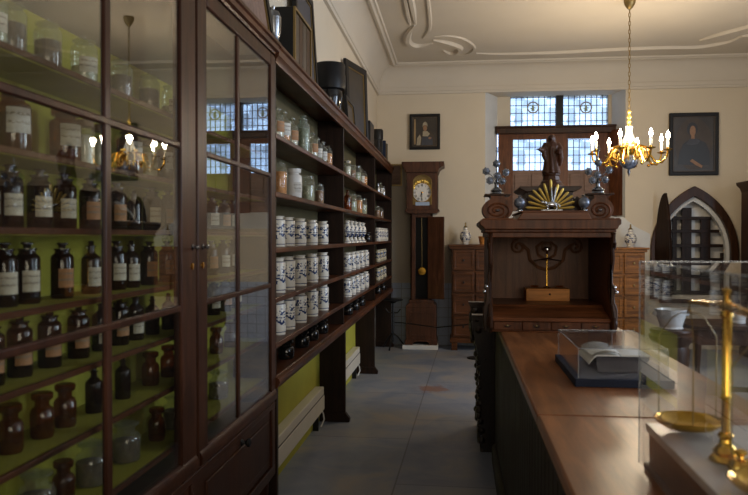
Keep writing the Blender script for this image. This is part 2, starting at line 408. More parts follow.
# back wall with window embrasure and pointed niche
wx0, wx1 = pX(485, YB), pX(625, YB); wz0 = 1.62; wz1 = pZ(91, YB)
nx0, nx1 = pX(657, YB), pX(730.5, YB); ncx = (nx0+nx1)/2; nz0 = .72; nzs = pZ(252, YB, 690); nzt = pZ(196, YB, 690)
def gothic(cx, hw, z0, zs, zt, n=12):
    """pointed arch outline from left foot over the apex to right foot"""
    pts = [(cx-hw, z0), (cx-hw, zs)]
    # two arcs, each centred so that it starts vertical
    hh = zt-zs; R = (hw*hw+hh*hh)/(2*hw)
    a1 = math.degrees(math.atan2(hh, R-hw))
    for i in range(1, n+1):
        a = math.radians(a1*i/n); pts.append((cx-hw+R-R*math.cos(a), zs+R*math.sin(a)))
    return pts + [(2*cx-x, z) for x, z in reversed(pts[:-1])]
b = MB(); T = .55
b.box(XL-.2, wx0, YB, YB+T, 0, ZC); b.box(wx0, wx1, YB, YB+T, 0, wz0); b.box(wx0, wx1, YB, YB+T, wz1, ZC)
b.box(wx1, nx0, YB, YB+T, 0, ZC); b.box(nx1, XR+.2, YB, YB+T, 0, ZC); b.box(nx0, nx1, YB, YB+T, 0, nz0)
g = gothic(ncx, (nx1-nx0)/2, nz0, nzs, nzt)
top = [p for p in g[1:-1]]
half = len(top)//2
L_ = top[:half+1]; R_ = top[half:]
b.prism(L_ + [(ncx, ZC), (nx0, ZC)], YB, YB+T); b.prism(R_ + [(nx1, ZC), (ncx, ZC)], YB, YB+T)
struct(b.build('wall_back', 'plaster', flat=True))
# splayed reveals and sloping sill of the window embrasure
ry = YB+.40
rx0, rx1 = pX(497, ry), pX(611, ry)
b = MB()
b.prism([(wx0, YB+.003), (rx0, ry), (wx0, ry)], wz0, wz1, 'xy'); b.prism([(wx1, YB+.003), (rx1, ry), (wx1, ry)], wz0, wz1, 'xy')
b.prism([(YB+.002, wz0), (ry, wz0), (ry, wz0+.26)], wx0, wx1, 'yz')
struct(b.build('trim_4', 'reveal', flat=True))
# right and rear walls, the right one with two tall window openings
WIN = [(.2, 1.7), (3.4, 4.9)]; wza, wzb = 1.0, 3.3
b = MB(); ys = [YR]+[v for w in WIN for v in w]+[YB]
for i in range(0, len(ys), 2): b.box(XR, XR+.3, ys[i], ys[i+1], 0, ZC)
for y0, y1 in WIN: b.box(XR, XR+.3, y0, y1, 0, wza); b.box(XR, XR+.3, y0, y1, wzb, ZC)
struct(b.build('wall_right', 'plaster', flat=True))
struct(MB().box(XL-.2, XR+.3, YR-.2, YR, 0, ZC).build('wall_rear', 'plaster', flat=True))
for i, (y0, y1) in enumerate(WIN):
    b = MB(); X = XR+.14
    for k in range(4): y = y0+.03+(y1-y0-.06)*k/3; b.box(X-.03, X+.03, y-.03, y+.03, wza, wzb)
    for k in range(6): z = wza+.03+(wzb-wza-.06)*k/5; b.box(X-.025, X+.025, y0, y1, z-.02, z+.02)
    struct(b.build('window_%d' % (i+3), 'wood', flat=True))
# cornice: fillets, cove and bed moulding, run along three walls
zc0 = 3.48; pj = .23
prof = [(0, zc0), (.03, zc0), (.035, zc0+.03), (.045, zc0+.035), (.05, zc0+.06), (.05, zc0+.085), (.04, zc0+.09)]
for i in range(9):
    a = math.radians(90*i/8); prof.append((.04+(pj-.04)*(1-math.cos(a)), zc0+.095+(ZC-.02-zc0-.095)*math.sin(a)))
prof += [(pj, ZC-.03), (pj+.03, ZC-.035), (pj+.05, ZC-.02), (pj+.075, ZC-.02), (pj+.085, ZC+.001), (0, ZC+.001)]
b = MB(); b.prism([(XL+p, z) for p, z in prof], YR, YB, 'xz'); struct(b.build('trim_1', 'ceiling', ang=25))
b = MB(); b.prism([(YB-p, z) for p, z in prof], XL, XR, 'yz'); struct(b.build('trim_2', 'ceiling', ang=25))
b = MB(); b.prism([(XR-p, z) for p, z in prof], YR, YB, 'xz'); struct(b.build('trim_3', 'ceiling', ang=25))
# stucco scrollwork on the ceiling, traced on the ceiling plane
b = MB()
def stucco(pts, r, smooth=3):
    P = [atZ(x, y, ZC-.002) for x, y in pts]
    out = []
    for i in range(len(P)-1):
        p0, p1, p2, p3 = P[max(0,i-1)], P[i], P[i+1], P[min(len(P)-1, i+2)]
        for k in range(smooth):
            t = k/smooth
            out.append(.5*((2*p1)+(p2-p0)*t+(2*p0-5*p1+4*p2-p3)*t*t+(3*p1-p0-3*p2+p3)*t**3))
    out.append(P[-1]); n = len(out)
    rr = [1.25*r*min(1, .35+2.5*min(i, n-1-i)/n) for i in range(n)]
    b.tube(out, rr, 6)
stucco([(401, -12), (405.6, 0), (408, 14), (410, 25)], .022); stucco([(407, -12), (411, 0), (415.5, 24)], .028)
stucco([(415, 25), (409, 32), (407.5, 40), (412, 44), (420, 45), (432, 43)], .036)
stucco([(424, -12), (428, 0), (430, 25), (427, 33), (423, 38)], .018)
stucco([(433, 40), (442, 41), (452, 43.5), (460, 47.5), (457, 52), (449, 53), (443, 50)], .034)
stucco([(434, 36.5), (448, 35.5), (462, 38), (472, 44), (474, 49), (466, 54), (450, 55.5)], .018)
stucco([(476, 53), (500, 53.4), (551, 52), (620, 48.4), (666, 46.8), (695, 46.5), (715, 44), (733, 40), (743, 35)], .03)
stucco([(700, 40), (722, 33), (748, 26), (790, 14)], .03); stucco([(738, 37), (758, 33), (790, 32), (830, 30)], .03)
struct(b.build('trim_5', 'ceiling'))
# tile wainscot low on the back wall
struct(MB().box(XL, 1.9, YB-.012, YB, 0, .86).build('trim_6', 'tiles', flat=True))
# lime painted strip of left wall under and behind the shelving
struct(MB().box(XL, XL+.006, 1.1, 9.6, 0, .80).build('trim_7', 'lime', flat=True))

# ---------------------------------------------------------------- leaded window
def leaded(idx, px0, px1, py0, py1, Y, cols, rows, roundel=None):
    x0, x1 = pX(px0, Y), pX(px1, Y); z0, z1 = pZ(py1, Y, (px0+px1)/2), pZ(py0, Y, (px0+px1)/2)
    root = struct(thing('window_%d' % idx, (x0, Y, z0)))
    MB().box(x0, x1, Y, Y+.006, z0, z1).build('pane', 'leadglass', root, flat=True)
    b = MB(); t = .0048
    for i in range(cols+1):
        x = x0+(x1-x0)*i/cols; b.box(x-t, x+t, Y-.006, Y+.012, z0, z1)
    for i in range(rows+1):
        z = z0+(z1-z0)*i/rows; b.box(x0, x1, Y-.006, Y+.012, z-t*.8, z+t*.8)
    b.build('lead_came', 'lead', root, flat=True)
    for f in (.34, .67):
        pass
    if roundel:
        c = atY(roundel[0], roundel[1], Y-.008)
        MB().lathe([(.085, 0), (.085, .006), (.066, .006), (.066, 0)], (c.x, Y-.012, c.z), 24, 'y', ring=True).build('roundel_ring', 'silverdark', root)
        b = MB(); b.ball((c.x, Y-.006, c.z+.02), .02, 10, sy=.3); b.lathe([(.0, -.05), (.028, -.045), (.012, 0)], (c.x, Y-.006, c.z), 10, sy=.3)
        b.tube([(c.x-.04, Y-.006, c.z-.02), (c.x, Y-.006, c.z), (c.x+.04, Y-.006, c.z-.01)], .007, 6)
        b.build('roundel_figure', 'roundel', root)
    return root
WY = YB+.42
leaded(1, 510, 555.5, 90, 128.5, WY, 8, 5, (533, 107.5)); leaded(2, 562.5, 607.5, 90, 128.5, WY, 8, 5, (586, 107.5))
LY = YB+.36
leaded(5, 512.5, 546, 139.5, 170.5, WY-.01, 6, 4); leaded(6, 567.5, 596, 139.5, 170.5, WY-.01, 5, 4)
# wall around the upper lights
b = MB(); Yw = YB+.41
def W(px, Y=WY): return pX(px, Y)
def Z(py, Y=WY): return pZ(py, Y)
b.box(rx0-.02, W(510), Yw, Yw+.14, Z(131), wz1); b.box(W(607.5), rx1+.02, Yw, Yw+.14, Z(131), wz1)
struct(b.build('trim_8', 'plaster', flat=True))
MBm = MB().box(W(555.5), W(562.5), Yw-.03, Yw+.1, Z(131), wz1); struct(MBm.build('trim_9', 'black', flat=True))
# timber shutter panelling with two openings below the transom
def frame_boards(Y):
    X0, X1 = pX(498, Y), pX(616, Y); zt, zb = pZ(133, Y), pZ(222, Y)
    a0, a1, c0, c1 = pX(512.5, Y), pX(546, Y), pX(567.5, Y), pX(596, Y); za, zb2 = pZ(139.5, Y), pZ(170.5, Y)
    return X0, X1, zt, zb, a0, a1, c0, c1, za, zb2
X0, X1, zt, zb, a0, a1, c0, c1, za, zb2 = frame_boards(YB+.37)
root = struct(thing('trim_10', (X0, YB+.37, zb)))
b = MB(); y0, y1 = YB+.355, YB+.405
b.box(X0, a0, y0, y1, zb, zt); b.box(a1, c0, y0, y1, zb, zt); b.box(c1, X1, y0, y1, zb, zt); b.box(a0, a1, y0, y1, za, zt); b.box(c0, c1, y0, y1, za, zt)
b.build('shutter_stiles', 'walnut', root)
b = MB(); b.box(pX(497, y0)-.02, pX(622, YB+.30), YB+.27, y1, zt-.02, zt+.06); b.box(pX(497, y0)-.03, pX(622, YB+.3)+.02, YB+.25, y1, zt+.06, zt+.085)
b.build('transom_rail', 'wood', root, bevel=.006)
b = MB()
b.box(a0, a1, y0+.02, y1, zb, zb2); b.box(c0, c1, y0+.02, y1, zb, zb2)
for (u0, u1) in ((a0, a1), (c0, c1)):
    for k in range(2):
        w = (u1-u0)/2; x = u0+k*w
        b.box(x+.03, x+w-.03, y0, y0+.03, zb2-.30, zb2-.06)
b.build('shutter_panels', 'panel', root, bevel=.004)
b = MB(); xq0, xq1 = pX(611, YB+.3), pX(624, YB+.12)
b.prism([(xq0, YB+.33), (xq1, YB+.06), (xq1+.0, YB+.02), (xq0-.02, YB+.30)], pZ(216, YB+.2), pZ(131, YB+.2), 'xy'); b.build('folded_shutter', 'walnut', root)

pts = [(613,217),(623,217),(634,226),(650,234),(650,248),(613,248)]
b = MB(); b.prism([(pX(x_, YB), pZ(y_, YB, x_)) for x_, y_ in pts], YB-.006, YB+.002); struct(b.build('trim_11', 'reveal', flat=True))
# ---------------------------------------------------------------- pointed niche with rack and open leaf
root = thing('niche_rack', (ncx, YB, nz0), 'pointed arched wall cupboard with dark wooden rack under the right portrait', 'cupboard')
hw = (nx1-nx0)/2
outer = gothic(ncx, hw+.09, nz0-.05, nzs, nzt+.13); inner = gothic(ncx, hw-.005, nz0-.05, nzs, nzt-.005)
MB().strip(outer, inner, YB-.05, YB+.02).build('arch_frame', 'wood', root, bevel=.006)
inner2 = gothic(ncx, hw-.05, nz0, nzs, nzt-.07); inner1 = gothic(ncx, hw-.006, nz0, nzs, nzt-.008)
MB().strip(inner1, inner2, YB+.02, YB+.10).build('white_rebate', 'reveal', root)
MB().box(nx0, nx1, YB+.25, YB+.29, nz0, nzt).build('back_board', 'white', root, flat=True)
def arch_h(x):
    d = abs(x-ncx); hh = nzt-.07-nzs; w = hw-.05; R = (w*w+hh*hh)/(2*w)
    if d >= w: return nzs
    return nzs+math.sqrt(max(0, R*R-(R-w+d)**2))
def arch_w(z):
    w = hw-.05
    if z <= nzs: return w
    hh = nzt-.07-nzs; R = (w*w+hh*hh)/(2*w); return max(.02, math.sqrt(max(0, R*R-(z-nzs)**2))-(R-w))
for py in (217.5, 230.5, 245, 259, 276, 292):
    z = pZ(py, YB+.1, 700); w = arch_w(z)
    MB().box(ncx-w, ncx+w, YB+.10, YB+.22, z-.03, z+.012).build('shelf', 'wooddk', root, bevel=.003)
for px, wd in ((675, 4), (687, 9), (706, 9), (724, 5)):
    x = pX(px, YB+.1); t = wd/740*YB/2
    MB().box(x-t, x+t, YB+.11, YB+.15, nz0, arch_h(abs(x-ncx)+t+ncx)-.01).build('upright_board', 'wooddk', root, bevel=.003)
MB().box(nx0+.03, nx1+.1, YB-.08, YB+.1, nz0-.1, nz0-.05).build('sill', 'wood', root, bevel=.005)
# half-pointed leaf swung open towards the room
b = MB(); zq_ = pZ(250, YB-.2, 660); ht_ = pZ(193, YB-.2, 660)-zq_; LW = .29
R = [(0, nz0), (0, zq_)] + [(LW*.62*(1-math.cos(math.radians(90*i/10))), zq_+ht_*math.sin(math.radians(90*i/10))) for i in range(1, 11)] + [(LW*.75, zq_+ht_*.80), (LW*.88, zq_+ht_*.5), (LW*.97, zq_+ht_*.1), (LW, nz0)]
b.prism(R, -.02, .02); hx = pX(656.5, YB-.05); ca_, sa_ = math.cos(math.radians(-66)), math.sin(math.radians(-66))
for v in b.bm.verts: x, y = v.co.x, v.co.y; v.co.x = hx+x*ca_-y*sa_; v.co.y = YB-.05+x*sa_+y*ca_
b.build('door_leaf', 'wooddk', root, bevel=.004)
# ---------------------------------------------------------------- portraits
def oval(c, Y, rx, rz, n=22): return [(c[0]+rx*math.cos(2*PI*i/n), c[1]+rz*math.sin(2*PI*i/n)) for i in range(n)]
M['pdark'] = plain('painting_dark_ground', (.030, .022, .015), .4, var=.4); M['pflesh'] = plain('painted_flesh', (.26, .14, .075), .5, var=.12, vscale=30)
M['pblack'] = plain('painted_black', (.010, .009, .009), .4); M['pwhite'] = plain('painted_linen', (.34, .29, .20), .5, var=.2, vscale=30)
M['pbrown'] = plain('painted_brown', (.045, .028, .015), .45, var=.3); M['pbluegrey'] = plain('painted_blue_grey', (.04, .042, .055), .5, var=.3); M['pgold'] = plain('painted_ochre', (.30, .20, .09), .5, var=.3)
def painting(px0, px1, py0, py1, label, shapes, fw=.05):
    Y = YB-.05; x0, x1 = pX(px0, Y), pX(px1, Y); z0, z1 = pZ(py1, Y, px0), pZ(py0, Y, px0)
    root = thing('framed_portrait', ((x0+x1)/2, YB, z0), label, 'painting')
    o = [(x0, z0), (x1, z0), (x1, z1), (x0, z1)]
    i1 = [(x0+fw, z0+fw), (x1-fw, z0+fw), (x1-fw, z1-fw), (x0+fw, z1-fw)]
    f2 = fw+.012; i2 = [(x0+f2, z0+f2), (x1-f2, z0+f2), (x1-f2, z1-f2), (x0+f2, z1-f2)]
    MB().strip(o, i1, Y, YB-.003, closed=True).build('frame', 'black', root, bevel=.01)
    MB().strip(i1, i2, Y+.008, YB-.003, closed=True).build('inner_slip', 'pbrown', root)
    MB().box(x0+f2-.002, x1-f2+.002, Y+.02, YB-.004, z0+f2-.002, z1-f2+.002).build('canvas', 'pdark', root, flat=True)
    w, h = x1-x0-2*f2, z1-z0-2*f2
    for k, (nm, mt, poly) in enumerate(shapes):
        pts = [(x0+f2+u*w, z0+f2+v*h) for u, v in poly]
        MB().prism(pts, Y+.0195-.0012*(k+1), Y+.0205).build(nm, mt, root, flat=True)
def el(cx, cy, rx, ry, n=20): return [(cx+rx*math.cos(2*PI*i/n), cy+ry*math.sin(2*PI*i/n)) for i in range(n)]
painting(409.5, 440, 114, 149.5, 'small black framed portrait of a seated woman in white cap above the clock', [
    ('painted_curtain', 'pgold', [(.03, .05), (.10, .05), (.10, .95), (.03, .95)]),
    ('painted_dress', 'pbrown', [(.12, .0), (.98, .0), (.93, .28), (.78, .50), (.60, .56), (.42, .55), (.24, .42)]),
    ('painted_sleeve', 'pwhite', [(.14, .02), (.30, .02), (.34, .28), (.28, .40), (.17, .28)]),
    ('painted_lap', 'pbluegrey', [(.34, .02), (.85, .02), (.82, .30), (.60, .36), (.38, .30)]),
    ('painted_collar', 'pwhite', [(.40, .34), (.62, .33), (.72, .42), (.60, .52), (.42, .52)]),
    ('painted_face', 'pflesh', el(.51, .63, .085, .11)), ('painted_cap', 'pwhite', [(.40, .68), (.42, .80), (.51, .86), (.60, .80), (.62, .68), (.56, .74), (.46, .74)]),
    ('painted_hand', 'pflesh', el(.72, .27, .07, .035))], .04)
painting(669, 718.5, 113, 175.5, 'large black framed oval portrait of a man in black robe on right wall', [
    ('painted_oval', 'pbrown', el(.5, .5, .47, .49, 32)),
    ('painted_robe', 'pblack', [(.10, .12), (.90, .10), (.90, .36), (.80, .52), (.60, .60), (.40, .60), (.22, .50), (.13, .34)]),
    ('painted_sleeve', 'pbluegrey', [(.30, .50), (.40, .60), (.52, .62), (.66, .56), (.60, .50), (.46, .48)]),
    ('painted_hair', 'pblack', el(.46, .78, .135, .13)),
    ('painted_face', 'pflesh', el(.47, .745, .075, .10)), ('painted_neck', 'pflesh', [(.43, .60), (.52, .60), (.51, .68), (.44, .68)]),
    ('painted_hand', 'pflesh', [(.40, .18), (.46, .22), (.60, .15), (.72, .09), (.70, .05), (.56, .10)])], .05)
Y = YB-.03; x0, x1 = pX(396, Y), pX(402, Y); z0, z1 = pZ(186, Y, 400), pZ(164, Y, 400)
root = thing('small_picture', ((x0+x1)/2-.03, YB, z0), 'small dim greenish framed picture between shelf end and clock hood', 'picture')
o = [(x0-.08, z0), (x1, z0), (x1, z1), (x0-.08, z1)]; i1 = [(x0-.06, z0+.02), (x1-.02, z0+.02), (x1-.02, z1-.02), (x0-.06, z1-.02)]
MB().strip(o, i1, Y, YB-.002, closed=True).build('frame', 'oldgold', root); MB().box(i1[0][0], i1[1][0], Y+.01, YB-.003, i1[0][1], i1[2][1]).build('picture_sheet', 'panel', root, flat=True)

# ================================================================ LEFT: open shelving
FX = -.90
BX = XL+.008
SZ = [.971, 1.198, 1.448, 1.728, 2.02]
SY0, P1, P2, SY1 = 3.60, 5.83, 8.05, 10.12
sh = thing('wall_shelving', (XL, SY0, 0), 'long dark wooden open wall shelving full of jars along the left wall', 'shelving')
for z in SZ: MB().box(BX, FX, SY0, SY1, z-.028, z).build('shelf', 'woodh', sh, bevel=.004)
MB().box(BX, FX, SY0, SY1, .765, .805).build('ledge', 'woodh', sh, bevel=.006)
MB().box(BX, FX-.002, SY0, SY1, 2.42, 2.45).build('top_board', 'woodh', sh, bevel=.003)
b = MB(); b.prism([(FX-.02, 2.365), (FX, 2.365), (FX+.004, 2.385), (FX+.018, 2.40), (FX+.02, 2.43), (FX+.03, 2.438), (FX+.03, 2.452), (FX-.02, 2.452)], SY0, SY1)
b.build('top_moulding', 'woodh', sh)
b = MB(); b.prism([(FX-.02, .745), (FX+.006, .745), (FX+.014, .76), (FX+.02, .775), (FX+.016, .79), (FX, .80), (FX-.02, .80)], SY0, SY1); b.build('ledge_moulding', 'woodh', sh)
levels = [.805]+SZ+[2.42]
for y in (SY0+.012, P1, P2, SY1-.012):
    for z0, z1 in zip(levels, levels[1:]):
        zz = z1-.028 if z1 != 2.42 else z1
        MB().box(BX, FX-.004, y-.014, y+.014, z0, zz).build('partition', 'wooddk', sh, bevel=.002)
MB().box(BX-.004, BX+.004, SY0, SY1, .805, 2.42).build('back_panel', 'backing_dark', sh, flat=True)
for y in (SY0+.05, P1+.1, P2+.0, SY1-.05):
    b = MB(); b.box(BX, FX-.005, y-.018, y+.018, .05, .765)
    b.prism([(BX, 0), (FX+.028, 0), (FX+.032, .03), (FX+.012, .055), (FX-.002, .075), (BX, .075)], y-.026, y+.026)
    b.build('side_support', 'wooddk', sh, bevel=.003)
# ---------------------------------------------------------------- glazed cabinet
CY0, CY1 = 1.16, 3.595
CZ = [.80, 1.00, 1.17, 1.34, 1.52, 1.69, 1.907]
cb = thing('glazed_cabinet', (XL, CY0, 0), 'tall dark glazed bottle cabinet with small panes in the left foreground', 'cabinet')
for z in CZ: MB().box(BX, -.945, CY0+.02, CY1-.02, z-.016, z).build('interior_shelf', 'backing', cb, bevel=.002); MB().box(-.952, -.940, CY0+.02, CY1-.02, z-.014, z+.001).build('shelf_edge', 'woodh', cb, bevel=.002)
MB().box(BX-.004, BX+.004, CY0, CY1, .4, 2.09).build('back_panel', 'backing', cb, flat=True); MB().box(BX-.004, BX+.006, CY0, CY1, 2.09, 2.42).build('upper_back_shade', 'backing_dark', cb, flat=True)  # upper back coloured darker to give the shade above the top jars
for y in (CY0, CY1-.02): MB().box(BX, FX-.032, y, y+.02, .36, 2.42).build('side_panel', 'wood', cb, bevel=.002)
MB().box(BX, FX-.002, CY0, CY1, 2.40, 2.45).build('top_board', 'woodh', cb, bevel=.003)
b = MB(); b.prism([(FX-.03, 2.40), (FX+.002, 2.40), (FX+.006, 2.41), (FX+.02, 2.415), (FX+.022, 2.435), (FX+.032, 2.44), (FX+.032, 2.454), (FX-.03, 2.454)], CY0, CY1); b.build('top_moulding', 'woodh', cb)
def cab_door(y0, y1, ym, flip):
    z0, z1 = .685, 2.395; X0, X1 = FX-.030, FX
    sw = .11 if y0 < 2 else .10
    so = .085
    zb, zt_ = .75, 2.33
    d = thing('door', (FX, y0, z0)); d.parent = cb; d.location = Vector((FX, y0, z0))-cb.location
    a, c = y0+sw, y1-(so if y1 > 3 else sw+.03)
    b = MB(); b.box(X0, X1, y0, a, z0, z1); b.box(X0, X1, c, y1, z0, z1); b.box(X0, X1, a, c, z0, zb); b.box(X0, X1, a, c, zt_, z1)
    b.build('door_frame', 'casewood', d, bevel=.006)
    b = MB(); b.prism([(X1, .695), (X1+.010, .70), (X1+.012, .725), (X1+.004, .74), (X1, .745)], y0+.01, y1-.01); b.build('rail_moulding', 'casewood', d)
    for z in (1.80, 1.265): MB().box(X1-.015, X1-.001, a, c, z-.011, z+.011).build('glazing_bar', 'casewood', d, bevel=.005)
    b = MB(); b.box(X1-.016, X1-.002, ym-.019, ym+.019, zb, zt_).build('upright_glazing_bar', 'casewood', d, bevel=.006)
    for (p, q) in ((a, ym), (ym, c)):
        for (u, v) in ((zb, 1.265), (1.265, 1.80), (1.80, zt_)):
            MB().box(FX-.011, FX-.008, p-.006, q+.006, u, v).build('glass_pane', 'glass', d, flat=True)
    ky = y1-.045 if not flip else y0+.045
    MB().lathe([(0, 0), (.010, 0), (.010, .004), (.005, .006), (.005, .014), (.009, .018), (.008, .024), (0, .026)], (X1, ky, 1.465), 12, 'x').build('knob', 'silverdark', d)
    MB().lathe([(.012, 0), (.012, .003), (0, .004)], (X1, ky, 1.40), 12, 'x', sy=1).build('keyhole_plate', 'brass', d)
cab_door(CY0+.01, 2.478, 1.835, False); cab_door(2.492, CY1, 2.985, True)
# lower drawers
MB().box(BX, FX-.03, CY0, CY1, .34, .68).build('base_box', 'casewood', cb, bevel=.003)
b = MB(); b.box(FX-.03, FX-.002, CY0, CY1, .32, .37); b.box(FX-.03, FX-.002, CY0, CY1, .655, .682)
for y in (CY0, 2.44, CY1-.06): b.box(FX-.03, FX-.003, y, y+.09 if y != CY1-.06 else CY1, .36, .66)
b.build('base_frame', 'casewood', cb, bevel=.004)
for y0, y1 in ((CY0+.10, 2.43), (2.54, CY1-.07)):
    d = MB().box(FX-.028, FX-.012, y0, y1, .375, .652)
    d.box(FX-.014, FX-.004, y0+.05, y1-.05, .415, .612)
    d = d.build('drawer', 'casewood', cb, bevel=.005)
    MB().lathe([(0, 0), (.016, 0), (.009, .008), (.008, .016), (.019, .026), (.018, .036), (0, .044)], (FX-.006, (y0+y1)/2, .632), 14, 'x').build('drawer_knob', 'black', d)
for y in (CY0+.05, 2.49, CY1-.06):
    MB().lathe([(.045, 0), (.05, .02), (.03, .04), (.035, .12), (.042, .26), (.045, .325)], (FX-.065, y, 0), 12).build('leg', 'casewood', cb)
    
# ---------------------------------------------------------------- heaters under the shelving
def heater(y0, y1, label):
    root = thing('wall_heater', (-1.08, (y0+y1)/2, .1), label, 'heater', 'low heaters under the shelving')
    MB().box(XL+.008, -1.045, y0, y1, .14, .325).build('casing', 'radiator', root, bevel=.006)
    MB().box(-1.047, -1.042, y0+.01, y1-.01, .262, .268).build('outlet_slot', 'ink', root, flat=True)
    MB().box(-1.047, -1.040, y0+.005, y1-.005, .15, .258).build('front_panel', 'radiator', root, bevel=.003)
    for y in (y0+.1, y1-.1): MB().box(XL+.012, -1.07, y-.01, y+.01, 0, .14).build('foot', 'blackm', root)
    MB().tube([(-1.06, y1-.03, .15), (-1.05, y1+.0, .11), (-1.04, y1-.02, .07), (-1.06, y1-.05, .02)], .006, 6).build('pipe', 'white', root)
heater(3.72, 5.72, 'long low cream heater on the wall under nearest shelving bay')
heater(6.15, 7.85, 'low cream heater on the wall under the middle shelving bay')
# ================================================================ JARS
def seg_arc(r, z0, z1, a0, a1, n=9, c=(0, 0), t=.0012):
    b = MB(); P = []
    for i in range(n+1):
        a = a0+(a1-a0)*i/n; P.append((math.cos(a), math.sin(a)))
    o = [(c[0]+p[0]*(r+t), c[1]+p[1]*(r+t)) for p in P]; i_ = [(c[0]+p[0]*(r-.0005), c[1]+p[1]*(r-.0005)) for p in P]
    b.strip(o, i_, z0, z1, 'xy'); return b
LA = math.radians(-36)
def body_prof(r, h, kind):
    if kind == 'bottle':  return [(0,0),(r*.94,0),(r,.006),(r,h*.62),(r*.93,h*.68),(r*.5,h*.755),(r*.36,h*.78),(r*.34,h*.87),(r*.50,h*.885),(r*.50,h*.905)]
    if kind == 'wide':    return [(0,0),(r*.94,0),(r,.006),(r,h*.72),(r*.92,h*.77),(r*.66,h*.81),(r*.62,h*.86),(r*.76,h*.875),(r*.76,h*.895)]
    if kind == 'jar':     return [(0,0),(r*.92,0),(r,.008),(r,h*.74),(r*.93,h*.79),(r*.72,h*.82),(r*.70,h*.86),(r*.86,h*.87),(r*.86,h*.89)]
    if kind == 'squat':   return [(0,0),(r*.88,0),(r,.01),(r,h*.56),(r*.84,h*.66),(r*.60,h*.70),(r*.60,h*.80),(r*.84,h*.86)]
def stop_prof(r, h, kind):
    if kind == 'ball':  z=h*.89; return [(0,z),(r*.6,z),(r*.62,z+.006),(r*.16,z+.012),(r*.26,z+h*.035),(r*.26,z+h*.06),(r*.12,h*.99),(0,h)]
    if kind == 'dome':  z=h*.88; return [(0,z),(r*.86,z),(r*.86,z+.005),(r*.7,z+h*.05),(r*.3,z+h*.08),(r*.12,z+h*.09),(r*.14,z+h*.11),(0,h)]
    if kind == 'flat':  z=h*.90; return [(0,z),(r*.30,z),(r*.32,z+.008),(r*.55,z+.012),(r*.55,h*.97),(r*.4,h),(0,h)]
    if kind == 'lid':   z=h*.855; return [(0,z),(r*.86,z),(r*.9,z+.004),(r*.9,h*.98),(r*.8,h),(0,h)]
    if kind == 'tall':  z=h*.90; return [(0,z),(r*.30,z),(r*.2,z+.01),(r*.36,h*.95),(r*.22,h*.99),(0,h)]
def make_vessel(name, cat, r, h, body, stop, mat, smat, label=None, contents=None, lz=(.20,.54), lw=42):
    root = thing(name, (0,0,0), 'x', cat)
    MB().lathe(body_prof(r, h, body), n=18).build('body', mat, root)
    MB().lathe(stop_prof(r, h, stop), n=14).build('stopper', smat, root)
    if contents:
        cm, ch = contents
        MB().lathe([(0,.004),(r*.88,.004),(r*.91,.01),(r*.91,h*ch),(r*.6,h*ch+.004),(0,h*ch+.006)], n=14).build('contents', cm, root)
    if label:
        seg_arc(r, h*lz[0], h*lz[1], LA-math.radians(lw), LA+math.radians(lw)).build('paper_label', label, root)
    return root
def albarello(name, r, h, foot=False, mat='delft', lid=None):
    root = thing(name, (0,0,0), 'x', 'jar')
    if foot: p = [(0,0),(r*1.0,0),(r*.98,.008),(r*.55,h*.16),(r*.42,h*.24),(r*.55,h*.32),(r*.95,h*.42),(r,h*.55),(r*.95,h*.72),(r*.6,h*.82),(r*.55,h*.90),(r*.75,h*.95),(r*.72,h*.97)]
    else: p = [(0,0),(r*.92,0),(r*.96,.006),(r*.9,h*.05),(r*.97,h*.10),(r*.93,h*.45),(r*.97,h*.84),(r*.92,h*.88),(r*.70,h*.91),(r*.72,h*.97),(r*.84,h*.98),(r*.84,h)]
    MB().lathe(p, n=20).build('body', mat, root)
    zt = p[-1][1]
    if foot: MB().lathe([(0,zt),(r*.7,zt),(r*.5,zt+h*.02),(0,zt+.012)], n=14).build('cover', mat, root)
    else: MB().lathe([(0,zt-.01),(r*.70,zt-.01),(r*.70,zt-.004),(0,zt-.004)], n=14).build('parchment_cover', lid or 'cork', root)
    return root
ORD = ['nearest','second','third','fourth','fifth','sixth','seventh','eighth','ninth','tenth','eleventh','twelfth','thirteenth','fourteenth']
TPL = {}
def row(items, X, z, where, group):
    """items: (pixel x of the jar in the row, template key, colour phrase)"""
    items = sorted(items, key=lambda t: t[0]); cnt = {}
    tot = {}
    for it in items: tot[it[1]] = tot.get(it[1], 0)+1
    for k, it in enumerate(items):
        px, key = it[0], it[1]
        src, phrase, dx = TPL[key]
        first = not src.get('used')
        o = src if first else copy_tree(src)
        src['used'] = 1
        if 'used' in o.keys() and not first: del o['used']
        xx = X+dx
        o.location = (xx, pYx(px, xx), z)
        if len(it) > 2: o.rotation_euler = (0, 0, it[2])
        i = cnt.get(key, 0); cnt[key] = i+1
        if tot[key] == 1: lab = '%s, the only one on %s' % (phrase, where)
        elif i == tot[key]-1: lab = 'farthest %s on %s' % (phrase, where)
        else: lab = '%s %s on %s' % (ORD[i], phrase, where)
        o['label'] = lab; o['group'] = group
def T(key, root, phrase, dx=0): TPL[key] = (root, phrase, dx)
T('amb', make_vessel('apothecary_bottle','bottle', .030,.148,'wide','flat','darkamber','darkamber','lab_cream',('darkstuff',.5)), 'brown cream-labelled bottle')
T('ambo', make_vessel('apothecary_bottle','bottle', .029,.145,'wide','flat','darkamber','darkamber','lab_orange',('darkstuff',.5)), 'brown orange-labelled bottle')
T('ambt', make_vessel('apothecary_bottle','bottle', .027,.150,'bottle','tall','darkamber','darkamber','lab_cream',('darkstuff',.4), (.15,.5)), 'slim brown cream-labelled bottle')
T('big', make_vessel('apothecary_bottle','bottle', .040,.155,'wide','ball','amber','amber','lab_white',('darkstuff',.62),(.32,.7)), 'big brown bottle')
T('bigo', make_vessel('apothecary_bottle','bottle', .040,.15,'wide','lid','amber','amber','lab_cream',('powder',.25),(.32,.7)), 'big amber bottle')
